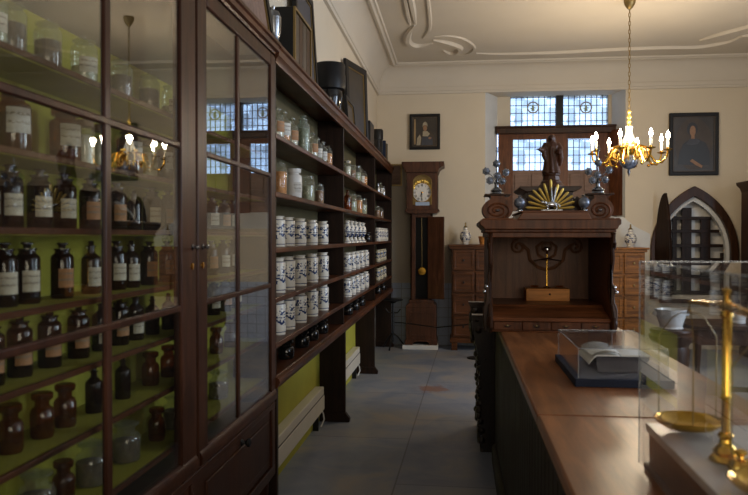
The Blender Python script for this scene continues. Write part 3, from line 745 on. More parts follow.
T('pale', make_vessel('glass_jar','jar', .028,.135,'jar','lid','bottleglass','cork',None,('whitestuff',.66)), 'pale glass jar')
T('cj', make_vessel('glass_jar','jar', .036,.150,'jar','dome','bottleglass','bottleglass','lab_cream',('greenstuff',.42),(.3,.58),45), 'clear domed jar')
T('cjd', make_vessel('glass_jar','jar', .034,.145,'jar','dome','bottleglass','bottleglass',None,('darkstuff',.6)), 'clear jar of dark bark')
T('sq', make_vessel('small_jar','jar', .029,.112,'squat','lid','amber','amber',None,('darkstuff',.2)), 'squat amber jar')
T('sqt', make_vessel('small_bottle','bottle', .024,.13,'bottle','tall','darkamber','darkamber'), 'small dark stoppered bottle')
T('lowjar', make_vessel('lidded_glass_jar','jar', .045,.13,'squat','dome','bottleglass','bottleglass',None,('darkstuff',.5)), 'wide clear jar')
S = 'cabinet shelf '
XC = -1.032
row([(-8,'cj'),(13,'cjd'),(49,'cjd'),(85,'cj'),(122,'cjd'),(150,'cjd'),(172,'cj')], XC, 1.907, 'the top cabinet shelf', 'clear jars on the top cabinet shelf')
row([(14,'big'),(66,'bigo'),(85,'pale'),(101,'pale'),(130,'big'),(150,'pale'),(168,'big')], XC, 1.69, 'the second cabinet shelf from top', 'jars on the second cabinet shelf')
row([(-14,'amb'),(10,'amb'),(40,'amb'),(65,'amb'),(90,'ambo'),(117,'ambo'),(134,'sqt'),(152,'amb'),(168,'ambo'),(180,'amb'),(212,'amb'),(224,'ambo'),(233,'amb')], XC, 1.52, 'the third cabinet shelf from top', 'bottles on the third cabinet shelf')
row([(-22,'amb'),(4,'amb'),(27,'amb'),(62,'ambo'),(91,'ambt'),(116,'amb'),(131,'ambt'),(149,'ambo'),(167,'ambo'),(211,'ambo'),(223,'amb'),(233,'amb'),(252,'amb'),(262,'ambo')], XC, 1.34, 'the fourth cabinet shelf from top', 'bottles on the fourth cabinet shelf')
row([(-10,'ambo'),(19,'ambo'),(49,'ambo'),(78,'ambo'),(101,'ambt'),(119,'ambo'),(135,'ambt'),(152,'sqt'),(168,'sqt'),(213,'amb'),(225,'ambo'),(235,'amb')], XC, 1.17, 'the fifth cabinet shelf from top', 'bottles on the fifth cabinet shelf')
row([(9,'sq'),(41,'sq'),(64,'sq'),(93,'sqt'),(122,'sqt'),(150,'sq'),(168,'sq'),(216,'sq'),(230,'sq')], XC, 1.00, 'the sixth cabinet shelf from top', 'small jars on the sixth cabinet shelf')
row([(35,'lowjar'),(62,'sq'),(90,'lowjar'),(125,'lowjar'),(156,'sq'),(174,'lowjar'),(218,'lowjar')], XC, .80, 'the lowest cabinet shelf', 'jars on the lowest cabinet shelf')
c = Vector((XC, pYx(150, XC), .80))
# open shelving
T('bl', make_vessel('glass_bottle','bottle', .038,.19,'bottle','ball','bottleglass','bottleglass','lab_orange',('whitestuff',.55),(.25,.55)), 'clear orange-labelled bottle')
T('blw', make_vessel('glass_bottle','bottle', .038,.195,'bottle','ball','bottleglass','bottleglass','lab_white',('orangestuff',.5),(.25,.6)), 'clear white-labelled bottle')
T('tall', make_vessel('tall_bottle','bottle', .040,.25,'wide','flat','greenglass','greenglass',None,('greenstuff',.66)), 'tall grey-green bottle')
T('sm', make_vessel('glass_bottle','bottle', .031,.18,'bottle','ball','bottleglass','bottleglass','lab_white',('greenstuff',.5)), 'small clear bottle')
T('smo', make_vessel('glass_bottle','bottle', .030,.17,'wide','flat','bottleglass','bottleglass',None,('orangestuff',.64)), 'small orange-filled bottle')
T('aj', make_vessel('glass_jar','jar', .041,.195,'wide','ball','bottleglass','bottleglass',None,('orangestuff',.66)), 'clear orange-filled jar')
T('wp', make_vessel('white_jar','jar', .048,.18,'wide','lid','porcelain','porcelain','lab_white'), 'milky white pot')
T('gj', make_vessel('glass_jar','jar', .043,.17,'jar','lid','bottleglass','bottleglass',None,('greenstuff',.6)), 'clear herb-filled jar')
T('oj', make_vessel('glass_jar','jar', .032,.155,'jar','dome','bottleglass','bottleglass',None,('powder',.62)), 'slim brown-filled jar')
T('yl', make_vessel('glass_jar','jar', .033,.155,'jar','lid','bottleglass','delfty',None,('whitestuff',.66)), 'pale cream-lidded jar')
T('oil', make_vessel('oil_cruet','bottle', .038,.19,'bottle','tall','amber','amber',None,('orangestuff',.4)), 'amber oil cruet')
T('al', albarello('drug_jar', .047, .19), 'blue and white drug jar')
T('as', albarello('drug_jar', .045, .165), 'small blue and white drug jar')
T('ft', albarello('footed_drug_jar', .038, .20, True), 'footed blue and white drug jar')
T('yj', albarello('drug_jar', .034, .145, False, 'delfty', 'orangestuff'), 'yellow-banded white drug jar')
T('dk', make_vessel('black_jar','jar', .045,.105,'squat','lid','blackgloss','blackgloss'), 'low glossy black jar')
T('sl', make_vessel('silvery_jar','jar', .034,.15,'squat','ball','silverdark','silverdark'), 'small silvery lidded jar')
XS = -.975
B1, B2, B3 = 'nearest open bay', 'middle open bay', 'far open bay'
def lv(i, b): return ['bottom ledge','lowest shelf','second shelf up','third shelf up','fourth shelf up','top shelf'][i] + ', ' + b
row([(277.5,'bl'),(284,'blw'),(292,'bl'),(303.5,'tall'),(312.5,'bl'),(318,'sm'),(323,'sm'),(328.5,'smo')], XS, 2.02, lv(5,B1), 'clear bottles on the top open shelf, nearest bay')
row([(280,'aj'),(294,'wp'),(308,'gj'),(319.5,'oj')], XS, 1.728, lv(4,B1), 'jars on the fourth open shelf, nearest bay')
for i, z, k in ((3,1.448,'as'),(2,1.198,'al'),(1,.971,'al')):
    row([(p,k,random.uniform(-.5,.5)) for p in (277.5,287.5,299.5,311.5,322.5)], XS, z, lv(i,B1), 'blue and white jars, nearest bay')
row([(286,'dk'),(302,'dk'),(312,'dk'),(322,'dk')], XS, .805, lv(0,B1), 'black jars on the ledge, nearest bay')
row([(347.5,'yl'),(352.5,'oj'),(357,'gj'),(361.5,'sm'),(364.5,'smo')], XS, 2.02, lv(5,B2), 'bottles on the top open shelf, middle bay')
row([(347.5,'oil'),(352.5,'gj'),(358.5,'aj'),(363,'gj')], XS, 1.728, lv(4,B2), 'jars on the fourth open shelf, middle bay')
row([(p,'ft') for p in (347,351,355,359,362.5)], XS, 1.448, lv(3,B2), 'footed blue and white jars, middle bay')
row([(367.5,'dk')], XS, 1.448, lv(3,B2), 'black jar beside footed jars')
for i, z in ((2,1.198),(1,.971)):
    row([(p,'as',random.uniform(-.5,.5)) for p in (347,351.5,356,360.5,365)], XS, z, lv(i,B2), 'blue and white jars, middle bay')
row([(348,'dk'),(355,'dk'),(361,'dk')], XS, .805, lv(0,B2), 'black jars on the ledge, middle bay')
row([(378,'sl'),(380.8,'sm'),(383.3,'sl')], XS, 2.02, lv(5,B3), 'silvery jars, far bay')
row([(377.5,'oj'),(381,'oj')], XS, 1.728, lv(4,B3), 'brown-filled jars, far bay')
row([(p,'as') for p in (377.8,380.3,382.7,385)], XS, 1.448, lv(3,B3), 'blue and white jars, far bay')
row([(p,'yj') for p in (378,381,384)], XS, 1.198, lv(2,B3), 'yellow-banded jars, far bay')
row([(p,'yj') for p in (378,381,384)], XS, .971, lv(1,B3), 'yellow-banded jars, far bay, lowest shelf')
row([(378,'dk'),(383,'dk')], XS, .805, lv(0,B3), 'black jars on the ledge, far bay')

# ================================================================ things on top of the shelving
TZ = 2.454
def leaning(name, y0, y1, z1, x0, x1, label, mats=('black','oldgold','pbrown'), cat='picture', fw=.05, z0=TZ, x00=None, skew=0):
    """framed picture facing the room, leaning on the wall; x0 foot of the frame, x1 its head"""
    root = thing(name, ((x0+x1)/2, (y0+y1)/2, z0), label, cat)
    h = z1-z0; t = .028
    def P(y, z, d): k = (z-z0)/h; s = (y-y0)/(y1-y0); return (x0+(x1-x0)*k+d+skew*s, y, z)
    def band(w0, w1, d0, d1, nm, mt):
        b = MB(); O = [(y0+w0, z0+w0), (y1-w0, z0+w0), (y1-w0, z1-w0), (y0+w0, z1-w0)]; I = [(y0+w1, z0+w1), (y1-w1, z0+w1), (y1-w1, z1-w1), (y0+w1, z1-w1)]
        V = [[b.bm.verts.new(P(q[i][0], q[i][1], d)) for i in range(4)] for q, d in ((O,d0),(I,d0),(I,d1),(O,d1))]
        for i in range(4):
            j = (i+1)%4
            for k in range(4): b.bm.faces.new((V[k][i], V[k][j], V[(k+1)%4][j], V[(k+1)%4][i]))
        b.build(nm, mt, root)
    band(0, fw, 0, t, 'frame', mats[0]); band(fw, fw+.012, .002, t-.008, 'slip', mats[1])
    b = MB(); w = fw+.010; V = [b.bm.verts.new(P(y, z, d)) for d in (.003, .012) for y, z in ((y0+w, z0+w), (y1-w, z0+w), (y1-w, z1-w), (y0+w, z1-w))]
    for f in ((0,1,2,3),(7,6,5,4),(0,4,5,1),(1,5,6,2),(2,6,7,3),(3,7,4,0)): b.bm.faces.new([V[i] for i in f])
    b.build('picture', mats[2], root, flat=True)
    return root
leaning('framed_picture', 2.85, 3.74, 3.0, -.955, -1.04, 'brown and gold framed picture on top of the glazed cabinet', ('black','oldgold','panel'))
root = thing('silvered_goblet', (-1.0, 3.95, TZ), 'dull silvery goblet on shelf top between two pictures', 'goblet')
MB().lathe([(0,0),(.045,0),(.045,.008),(.012,.03),(.010,.07),(.018,.08),(.010,.09),(.030,.11),(.042,.16),(.045,.24),(.040,.24),(.036,.16),(0,.12)], (-1.0,3.95,TZ), 20).build('cup', 'silverdark', root)
MB().lathe([(0,0),(.046,0),(.03,.03),(.008,.04),(.012,.055),(0,.065)], (-1.0,3.95,TZ+.24), 18).build('cover', 'silverdark', root)
# deep box with striped gilt front
root = thing('gilt_front_case', (-1.0, 4.38, TZ), 'deep black case with striped gilded front on the shelving top', 'case')
MB().box(-1.11, -.945, 4.20, 4.68, TZ, 2.83).build('case_body', 'black', root, bevel=.004)
MB().strip([(4.20, TZ), (4.68, TZ), (4.68, 2.83), (4.20, 2.83)], [(4.215, TZ+.015), (4.665, TZ+.015), (4.665, 2.815), (4.215, 2.815)], -.945, -.932, 'yz', closed=True).build('gilt_rim', 'oldgold', root)
for k in range(4): MB().box(-.945, -.938, 4.225+k*.109, 4.225+k*.109+.100, TZ+.025, 2.805).build('front_slat', 'wood' if k % 2 else 'pbrown', root, bevel=.002)
leaning('framed_picture', 4.80, 5.44, 3.25, -1.05, -1.10, 'tall dark beaded picture leaning behind the gilt-fronted case', ('black','oldgold','pbluegrey'))
root = thing('covered_pot', (-1.0, 5.74, TZ), 'big black pot with wide cover on the shelving top', 'pot')
MB().lathe([(0,0),(.085,0),(.088,.008),(.075,.03),(.092,.09),(.10,.15),(.092,.20),(.092,.215),(0,.215)], (-1.0,5.74,TZ), 28).build('pot_body', 'blackgloss', root)
MB().lathe([(0,.20),(.095,.19),(.120,.20),(.124,.23),(.124,.31),(.120,.32),(.122,.385),(.115,.398),(0,.402)], (-1.0,5.74,TZ), 28).build('cover', 'black', root)
leaning('framed_picture', 7.06, 7.62, 3.22, -1.075, -1.10, 'large black framed photograph leaning against the wall, middle bay top', ('black','oldgold','pdark'), fw=.06, skew=.13)
leaning('small_framed_picture', 6.35, 6.83, 2.73, -.965, -.99, 'small black framed picture standing before the large black one', ('black','oldgold','pbrown'), fw=.03)
MB_ = thing('black_box', (-1.0, 8.1, TZ), 'black box with pale slatted front on the shelving top', 'box')
MB().box(-1.08, -.945, 7.95, 8.32, TZ, 2.76).build('box_body', 'black', MB_, bevel=.004)
for k in range(3): MB().box(-.947, -.94, 7.98+k*.11, 8.07+k*.11, TZ+.04, 2.72).build('front_slat', 'pbrown', MB_, bevel=.002)
root = thing('black_canister', (-1.0, 9.22, TZ), 'tall glossy black canister near the far end of shelving top', 'canister')
MB().lathe([(0,0),(.062,0),(.066,.006),(.060,.02),(.064,.20),(.060,.26),(0,.26)], (-1.0,9.22,TZ), 24).build('canister_body', 'blackgloss', root)
MB().lathe([(0,.26),(.068,.26),(.070,.27),(.070,.37),(.062,.39),(0,.395)], (-1.0,9.22,TZ), 24).build('cover', 'black', root)
for k, (y, h) in enumerate(((9.62,.30),(9.74,.27),(9.86,.29))):
    root = thing('dark_book', (-1.02, y, TZ), ['tall dark book on shelving top beside the glossy canister','short dark book between two taller ones on shelving top','dark book at the far end of the shelving top'][k], 'book', 'dark books on the shelving top')
    MB().box(-1.10, -.945, y-.035, y-.03, TZ, TZ+h).build('cover_board', 'blueblack', root); MB().box(-1.10, -.945, y+.03, y+.035, TZ, TZ+h).build('cover_board', 'blueblack', root)
    MB().prism([(-.945, y-.035), (-.938, y-.02), (-.936, y), (-.938, y+.02), (-.945, y+.035)], TZ, TZ+h, 'xy').build('spine', 'blueblack' if k != 1 else 'oldgold', root)
    MB().box(-1.095, -.945, y-.03, y+.03, TZ+.006, TZ+h-.008).build('page_block', 'paper', root)
WORLD_S, DAY_E, BACK_E, BULB_E, EXPO = 3.2, (30, 155), 70, 13.5, 0.0
# ================================================================ LONGCASE CLOCK
Yc = 9.93
def cx(px, Y=Yc): return pX(px, Y)
def cz(py, Y=Yc, px=420): return pZ(py, Y, px)
pl = MB().box(cx(402.5,9.86), cx(438,9.86), 9.84, YB-.015, 0, .055).build('clock_plinth', 'white', bevel=.004); tag(pl, 'low white plinth block under the longcase clock', 'plinth')
ck = thing('longcase_clock', (cx(421), 10.1, .055), 'tall reddish wooden longcase clock with trunk door open and brass pendulum', 'clock')
YF = Yc
b = MB(); x0, x1 = cx(406), cx(436.5); zt = cz(302)
b.box(x0, x1, YF-.03, YB-.02, .12, zt-.07); b.prism([(x0, zt-.07), (x1, zt-.07), (x1, zt-.05), (x1-.04, zt-.01), (x0+.04, zt-.01), (x0, zt-.05)], YF-.03, YB-.02)
b.build('base', 'clockwood', ck, bevel=.004)
b = MB(); b.prism([(x0-.012,.055),(x0+.09,.055),(x0+.10,.085),(x0+.13,.10),(x1-.13,.10),(x1-.10,.085),(x1-.09,.055),(x1+.012,.055),(x1+.012,.125),(x0-.012,.125)], YF-.045, YB-.018); b.build('bracket_foot', 'clockwood', ck, bevel=.003)
MB().strip([(x0+.05,.17),(x1-.05,.17),(x1-.05,zt-.13),(x0+.05,zt-.13)], [(x0+.07,.19),(x1-.07,.19),(x1-.07,zt-.15),(x0+.07,zt-.15)], YF-.038, YF-.029, closed=True).build('base_panel_moulding', 'clockwood', ck)
# trunk: frame round an opening, box behind
tx0, tx1 = cx(410.5), cx(432); ox0, ox1 = cx(415.5), cx(428); tz1 = cz(209); oz0, oz1 = cz(299.5), cz(217.5)
b = MB(); b.box(tx0, ox0, YF, YF+.022, zt, tz1); b.box(ox1, tx1, YF, YF+.022, zt, tz1); b.box(ox0, ox1, YF, YF+.022, zt, oz0); b.box(ox0, ox1, YF, YF+.022, oz1, tz1)
b.box(tx0, tx0+.02, YF, YB-.03, zt, tz1); b.box(tx1-.02, tx1, YF, YB-.03, zt, tz1); b.box(tx0, tx1, YF+.18, YB-.03, zt, tz1)
b.build('trunk', 'clockwood', ck, bevel=.003)
MB().box(tx0+.02, tx1-.02, YF+.165, YF+.18, zt, tz1).build('trunk_lining', 'black', ck)
for z0, z1, p in ((zt-.012, zt+.03, .02), (tz1-.05, tz1, .03)):
    MB().box(tx0-p, tx1+p, YF-p, YB-.025, z0, z1).build('trunk_moulding', 'clockwood', ck, bevel=.006)
xm = cx(421.8)
pz = cz(271.5)
MB().tube([(cx(421.3), YF+.07, tz1), (xm, YF+.07, pz+.04)], .005, 8).build('pendulum_rod', 'oldgold', ck)
MB().lathe([(0,-.014),(.05,-.012),(.058,0),(.05,.012),(0,.014)], (xm, YF+.07, pz), 24, 'y').build('pendulum_bob', 'brass', ck)
# hood
hx0, hx1 = cx(406.5,9.88), cx(437.5,9.88); hz0, hz1 = cz(211), cz(172)
YH = 9.88
b = MB(); b.box(hx0, hx0+.03, YH+.02, YB-.02, hz0, hz1); b.box(hx1-.03, hx1, YH+.02, YB-.02, hz0, hz1); b.box(hx0, hx1, YH+.10, YB-.02, hz0, hz1)
b.build('hood', 'clockwood', ck, bevel=.003)
ax0, ax1 = cx(413), cx(432); acx = (ax0+ax1)/2; ahw = (ax1-ax0)/2; az0 = cz(205); az1 = cz(175)
# hood door with arched opening
ins = [(ax0, az0)]+[(acx+ahw*math.cos(math.radians(180-180*i/14)), az1-ahw*.75+ahw*.75*math.sin(math.radians(180*i/14))) for i in range(15)]+[(ax1, az0)]
b = MB()
b.prism([(hx0, hz0), (ax0, hz0), (ax0, hz1), (hx0, hz1)], YH, YH+.025); b.prism([(ax1, hz0), (hx1, hz0), (hx1, hz1), (ax1, hz1)], YH, YH+.025)
b.prism([(ax0, hz0), (ax1, hz0), (ax1, az0), (ax0, az0)], YH, YH+.025)
mid = ins[1:-1]; m_ = len(mid)//2
b.prism(mid[:m_+1]+[(acx, hz1), (ax0, hz1)], YH, YH+.025); b.prism(mid[m_:]+[(ax1, hz1), (acx, hz1)], YH, YH+.025)
b.build('hood_door', 'clockwood', ck, bevel=.002)
b = MB(); o = [(acx+(x-acx)*1.0, z) for x, z in ins]; i_ = [(acx+(x-acx)*.93, az0+.012+(z-az0)*.955-.0) for x, z in ins]; b.strip(o, i_, YH-.004, YH+.01); b.build('door_bead', 'oldgold', ck)
MB().prism(ins, YH+.05, YH+.055).build('dial_plate', 'oldgold', ck, flat=True)
dc = atY(422, 192.5, YH+.045); dr = 9.3/740*YH
b = MB(); rr = random.Random(3)
for k in range(11):
    a = math.radians(10+160*k/10); R = dr*1.18
    b.ball((dc.x+R*math.cos(a)*.8, YH+.045, dc.z+dr*.35+R*math.sin(a)*.78), dr*.17*rr.uniform(.8,1.3), 8, sy=.5)
for k in range(5): b.ball((dc.x+(k-2)*dr*.3, YH+.045, dc.z+dr*1.12+.02*(k==2)), dr*.15, 8, sy=.5)
b.build('spandrel_ornament', 'gold', ck)
MB().lathe([(0,0),(dr,0),(dr,-.006),(dr*.97,-.010),(0,-.010)], (dc.x, YH+.05, dc.z), 36, 'y').build('dial', 'white', ck)
MB().lathe([(dr*1.0,-.002),(dr*1.04,-.002),(dr*1.04,-.014),(dr,-.014)], (dc.x, YH+.05, dc.z), 36, 'y', ring=True).build('dial_ring', 'brass', ck)
NUM = ['XII','I','II','III','IIII','V','VI','VII','VIII','IX','X','XI']
b = MB(); yy = YH+.0385
def stroke(b, p, q, w):
    d = Vector((q[0]-p[0], q[1]-p[1])); n = Vector((-d.y, d.x)).normalized()*w/2
    b.prism([(p[0]+n.x, p[1]+n.y), (p[0]-n.x, p[1]-n.y), (q[0]-n.x, q[1]-n.y), (q[0]+n.x, q[1]+n.y)], yy-.0012, yy+.002)
for k, s in enumerate(NUM):
    a = math.radians(90-30*k); wch = {'I':.007,'V':.014,'X':.014}; tot = sum(wch[c] for c in s); x = -tot/2; hgt = dr*.26; ca, sa = math.cos(a-PI/2), math.sin(a-PI/2)
    R = dr*.78
    def tr(u, v): v += R; return (dc.x+u*ca-v*sa, dc.z+u*sa+v*ca)
    for c in s:
        w = wch[c]; l, r_, m2 = x+.001, x+w-.001, x+w/2
        if c == 'I': stroke(b, tr(m2,-hgt/2), tr(m2,hgt/2), .0035)
        if c == 'V': stroke(b, tr(l,hgt/2), tr(m2,-hgt/2), .0035); stroke(b, tr(r_,hgt/2), tr(m2,-hgt/2), .002)
        if c == 'X': stroke(b, tr(l,hgt/2), tr(r_,-hgt/2), .0035); stroke(b, tr(r_,hgt/2), tr(l,-hgt/2), .002)
        x += w
b.build('numerals', 'ink', ck, flat=True)
yy = YH+.035
for nm, ang, ln in (('hour_hand', 246, .5), ('minute_hand', 268, .8)):
    b = MB(); a = math.radians(ang); stroke(b, (dc.x, dc.z), (dc.x+dr*ln*math.cos(a), dc.z+dr*ln*math.sin(a)), .007); b.build(nm, 'ink', ck, flat=True)
MB().lathe([(0,0),(.012,0),(.012,-.006),(0,-.008)], (dc.x, YH+.037, dc.z), 12, 'y').build('hand_boss', 'brass', ck)
p0, p1 = atY(415.5, 205.5, YH), atY(429.5, 202, YH)
MB().box(p0.x, p1.x, YH-.008, YH+.03, p0.z, p1.z).build('maker_plate', 'bluelabel', ck)
k0, k1 = cx(401.5, YH-.05), cx(444, YH-.05)
b = MB(); hw_ = [(hx0-.01, hz1-.01), (hx0-.02, hz1+.03), (hx0-.05, hz1+.06), (k0, hz1+.075), (k0, cz(161.5,YH-.05)), (k1, cz(161.5,YH-.05)), (k1, hz1+.075), (hx1+.05, hz1+.06), (hx1+.02, hz1+.03), (hx1+.01, hz1-.01)]
b.prism(hw_, YH-.05, YB-.02); b.build('cornice', 'clockwood', ck, bevel=.004)
b = MB(); b.prism([(hx0-.02, hz0+.02), (hx0-.02, hz0), (hx0+.02, hz0-.035), (hx1-.02, hz0-.035), (hx1+.02, hz0), (hx1+.02, hz0+.02)], YH-.02, YB-.02); b.build('hood_sill', 'clockwood', ck, bevel=.004)
# opened trunk door
dz0, dz1 = cz(298.5), cz(217); xh = ox1+.006; a = math.radians(-24); wd = (cx(444.5, 9.85)-xh)/math.cos(a)
rot = lambda u, v: (xh+u*math.cos(a)-v*math.sin(a), YF-.006+u*math.sin(a)+v*math.cos(a))
b = MB(); b.prism([rot(0,0), rot(wd,0), rot(wd,-.022), rot(0,-.022)], dz0, dz1, 'xy'); b.build('trunk_door', 'clockwood', ck, bevel=.003)
b = MB(); b.strip([rot(.03,-.022), rot(.03,-.026)], [rot(wd-.03,-.022), rot(wd-.03,-.026)], dz0+.04, dz0+.055, 'xy'); b.strip([rot(.03,-.022), rot(.03,-.026)], [rot(wd-.03,-.022), rot(wd-.03,-.026)], dz1-.055, dz1-.04, 'xy'); b.build('door_moulding', 'clockwood', ck)

# ================================================================ DRAWER CHESTS along the back wall
def chest(pxa, xb, ytop, Y, cols, rows, label, mat, H0=.10, big=False):
    x0 = pX(pxa, Y); x1 = xb; zt = pZ(ytop, Y, pxa); Yb = YB-.014
    root = thing('drawer_chest', ((x0+x1)/2, (Y+Yb)/2, 0), label, 'chest')
    MB().box(x0+.02, x1-.02, Y+.012, Yb, H0, zt-.03).build('carcass', mat, root, bevel=.003)
    b = MB(); b.box(x0-.025, x1+.025, Y-.03, Yb, zt-.028, zt); b.box(x0-.005, x1+.005, Y-.012, Yb, zt-.06, zt-.028); b.build('top', mat, root, bevel=.006)
    b = MB(); b.box(x0, x1, Y-.012, Yb, H0, H0+.06)
    b.box(x0+.02, x0+.10, Y, Y+.08, 0, H0); b.box(x1-.10, x1-.02, Y, Y+.08, 0, H0); b.box(x0+.02, x0+.1, Yb-.08, Yb, 0, H0); b.box(x1-.1, x1-.02, Yb-.08, Yb, 0, H0)
    b.build('foot_frame', mat, root, bevel=.005)
    cw = (x1-x0-.06)/cols; rh = (zt-.06-H0-.07)/rows
    for i in range(cols):
        for j in range(rows):
            u0 = x0+.03+i*cw+.012; u1 = u0+cw-.024; v0 = H0+.07+j*rh+.012; v1 = v0+rh-.024
            b = MB().box(u0, u1, Y-.002, Y+.02, v0, v1)
            b.strip([(u0+.0,v0+.0),(u1-.0,v0+.0),(u1-.0,v1-.0),(u0+.0,v1-.0)], [(u0+.035,v0+.035),(u1-.035,v0+.035),(u1-.035,v1-.035),(u0+.035,v1-.035)], Y-.014, Y, closed=True)
            d = b.build('drawer', mat, root, bevel=.006)
            MB().lathe([(0,0),(.010,0),(.006,-.008),(.014,-.02),(.012,-.028),(0,-.032)], ((u0+u1)/2, Y-.002, (v0+v1)/2), 12, 'y').build('knob', 'black' if not big else 'oldgold', d)
    return root, zt
r1, zc1 = chest(450, pX(500, 9.83), 244.5, 9.83, 2, 4, 'tall dark oak chest of drawers to the right of the longcase clock', 'oak')
r2, zc2 = chest(600, pX(647, 9.83), 247.5, 9.83, 2, 4, 'golden oak chest of drawers right of the carved desk, before the arched cupboard', 'amberoak', big=True)
def vase(px, z, Y, h, label, lid=True):
    x = pX(px, Y); root = thing('small_vase', (x, Y, z), label, 'vase')
    s = h/.21
    MB().lathe([(0,0),(.03*s,0),(.034*s,.008*s),(.028*s,.02*s),(.05*s,.05*s),(.056*s,.085*s),(.045*s,.115*s),(.02*s,.135*s),(.018*s,.16*s),(.024*s,.165*s)], (x,Y,z), 22).build('vase_body', 'delft', root)
    MB().lathe([(0,.165*s),(.023*s,.165*s),(.008*s,.18*s),(.007*s,.21*s),(0,.215*s)], (x,Y,z), 12).build('stopper', 'oldgold', root)
vase(465.5, zc1, 10.05, .29, 'small blue and white bottle vase on the left chest of drawers')
vase(630.5, zc2, 10.05, .30, 'small blue and white bottle vase on the right chest of drawers')
x = pX(484, 10.0); root = thing('wicker_pot', (x, 10.0, zc1), 'small reddish brown pot on the left chest behind the desk scroll', 'pot')
MB().lathe([(0,0),(.055,0),(.075,.10),(.08,.105),(.074,.11),(.068,.10),(.05,.02),(0,.02)], (x,10.0,zc1), 18).build('pot_body', 'caramel', root)
# ---------------------------------------------------------------- iron candle stand beside shelf end + cord
p = atZ(393, 349, 0); root = thing('iron_stand', (p.x, p.y, 0), 'thin black iron stand on tripod feet between shelving end and clock', 'stand')
zt = pZ(300, p.y, 393)
b = MB(); b.tube([(p.x,p.y,.10),(p.x,p.y,zt)], .014, 8); b.build('pole', 'blackm', root)
for k in range(3):
    a = math.radians(20+120*k); MB().tube([(p.x,p.y,.22),(p.x+.07*math.cos(a),p.y+.07*math.sin(a),.16),(p.x+.17*math.cos(a),p.y+.17*math.sin(a),.03),(p.x+.19*math.cos(a),p.y+.19*math.sin(a),.012)], .012, 6).build('leg', 'blackm', root)
b = MB(); b.lathe([(0,0),(.03,0),(.05,.02),(.13,.035),(.135,.05),(.12,.055),(0,.05)], (p.x,p.y,zt-.04), 20); b.build('dish', 'blackm', root)
b = MB(); b.tube([(p.x-.1,p.y,zt-.12),(p.x-.06,p.y,zt-.17),(p.x+.06,p.y,zt-.17),(p.x+.1,p.y,zt-.12)], .009, 6); b.build('bracket', 'blackm', root)
STX, STY = p.x, p.y
ya = 9.3; A = atY(402, 322.5, p.y); Bp = atY(476, 323.5, 9.2)
tag(MB().tube([(STX+.02, STY, A.z), (A.x, STY-.02, A.z), ((A.x+Bp.x)/2, (STY+9.2)/2, A.z-.02), (Bp.x, 9.2, Bp.z)], .007, 6).build('barrier_rope', 'blackm'), 'thin dark barrier rope stretched across the clock base and left chest', 'rope')
p2 = Vector((Bp.x, 9.2, 0)); root = thing('barrier_post', p2, 'slim black barrier post before the left chest, mostly hidden by the desk', 'post')
MB().lathe([(0,0),(.11,0),(.11,.015),(.02,.03),(.014,.05),(.014,Bp.z+.04),(.022,Bp.z+.05),(0,Bp.z+.07)], p2, 16).build('post_body', 'blackm', root)

# ================================================================ COUNTER
XA, XB2, YA, YZ = .222, .885, .35, 5.98
ct = thing('shop_counter', ((XA+XB2)/2, 3.1, 0), 'long wooden shop counter with polished reddish brown top running toward the back', 'counter')
b = MB(); e = .018
def slab(b, x0, x1, y0, y1, z0, z1): b.box(x0, x1, y0, y1, z0, z1)
slab(b, XA, XB2, YA, 2.115, .962, 1.0); slab(b, XA, XB2, 2.1165, YZ, .962, 1.0)
b.build('counter_top', 'counter', ct, bevel=.007)
b = MB(); b.prism([(XA+.012, .962), (XA+.004, .955), (XA+.006, .94), (XA+.02, .93), (XB2-.02, .93), (XB2-.006, .94), (XB2-.004, .955), (XB2-.012, .962)], YA+.01, YZ-.01); b.build('edge_moulding', 'counterside', ct)
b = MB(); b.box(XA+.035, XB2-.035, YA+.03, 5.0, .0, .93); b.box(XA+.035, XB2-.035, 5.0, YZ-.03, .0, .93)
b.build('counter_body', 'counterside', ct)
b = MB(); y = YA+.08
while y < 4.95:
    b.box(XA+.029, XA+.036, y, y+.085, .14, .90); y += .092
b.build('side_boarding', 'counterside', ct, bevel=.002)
b = MB(); b.prism([(XA+.005,0),(XA+.005,.09),(XA+.015,.11),(XA+.03,.12),(XA+.04,.12),(XA+.04,0)], YA+.03, 5.0); b.build('skirting', 'counterside', ct)
# carved supports at the far end (scrolls, swags, masks stacked down the leg)
def carved(y, name='carved_support'):
    xc = XA-.035; b = MB()
    
    if y > 5.5: b.prism([(xc-.07, .94), (xc-.100, .965), (xc-.105, .99), (xc+.03, .99), (xc+.03, .94)], y-.05, y+.05)
    b.prism([(xc+.09, 0), (xc-.03, 0), (xc-.035, .05), (xc-.015, .09), (xc-.03, .16), (xc-.02, .3), (xc-.045, .45), (xc-.03, .6), (xc-.06, .74), (xc-.085, .86), (xc-.09, .955), (xc+.09, .955)], y-.055, y+.055)
    r_ = random.Random(int(y*10))
    for k in range(26):
        z = .08+.84*k/25; b.ball((xc-.03-.035*max(0, z-.6)*2+r_.uniform(-.01,.01), y+r_.uniform(-.05,.05), z), r_.uniform(.018,.034), 8)
    b.tube(spiral((y, .84), .075, .015, -PI/2, 1.6, 26, 'yz', xc-.085), .014, 6)
    b.tube(spiral((y, .10), .06, .012, PI/2, -1.5, 22, 'yz', xc-.04), .012, 6)
    b.build(name, 'carved', ct, ang=70)
carved(5.25); carved(5.88)

# ================================================================ CARVED DESK (hutch) standing on the counter
D0, D1 = 3.95, 4.66
def X(px, Y=D0): return pX(px, Y)
def Zz(py, Y=D0): return pZ(py, Y, 550)
dk = thing('carved_desk', ((XA+XB2)/2, 4.4, 1.0), 'carved dark wooden canopied desk with scroll volutes standing on the counter', 'desk')
bx0, bx1 = X(491), X(613)
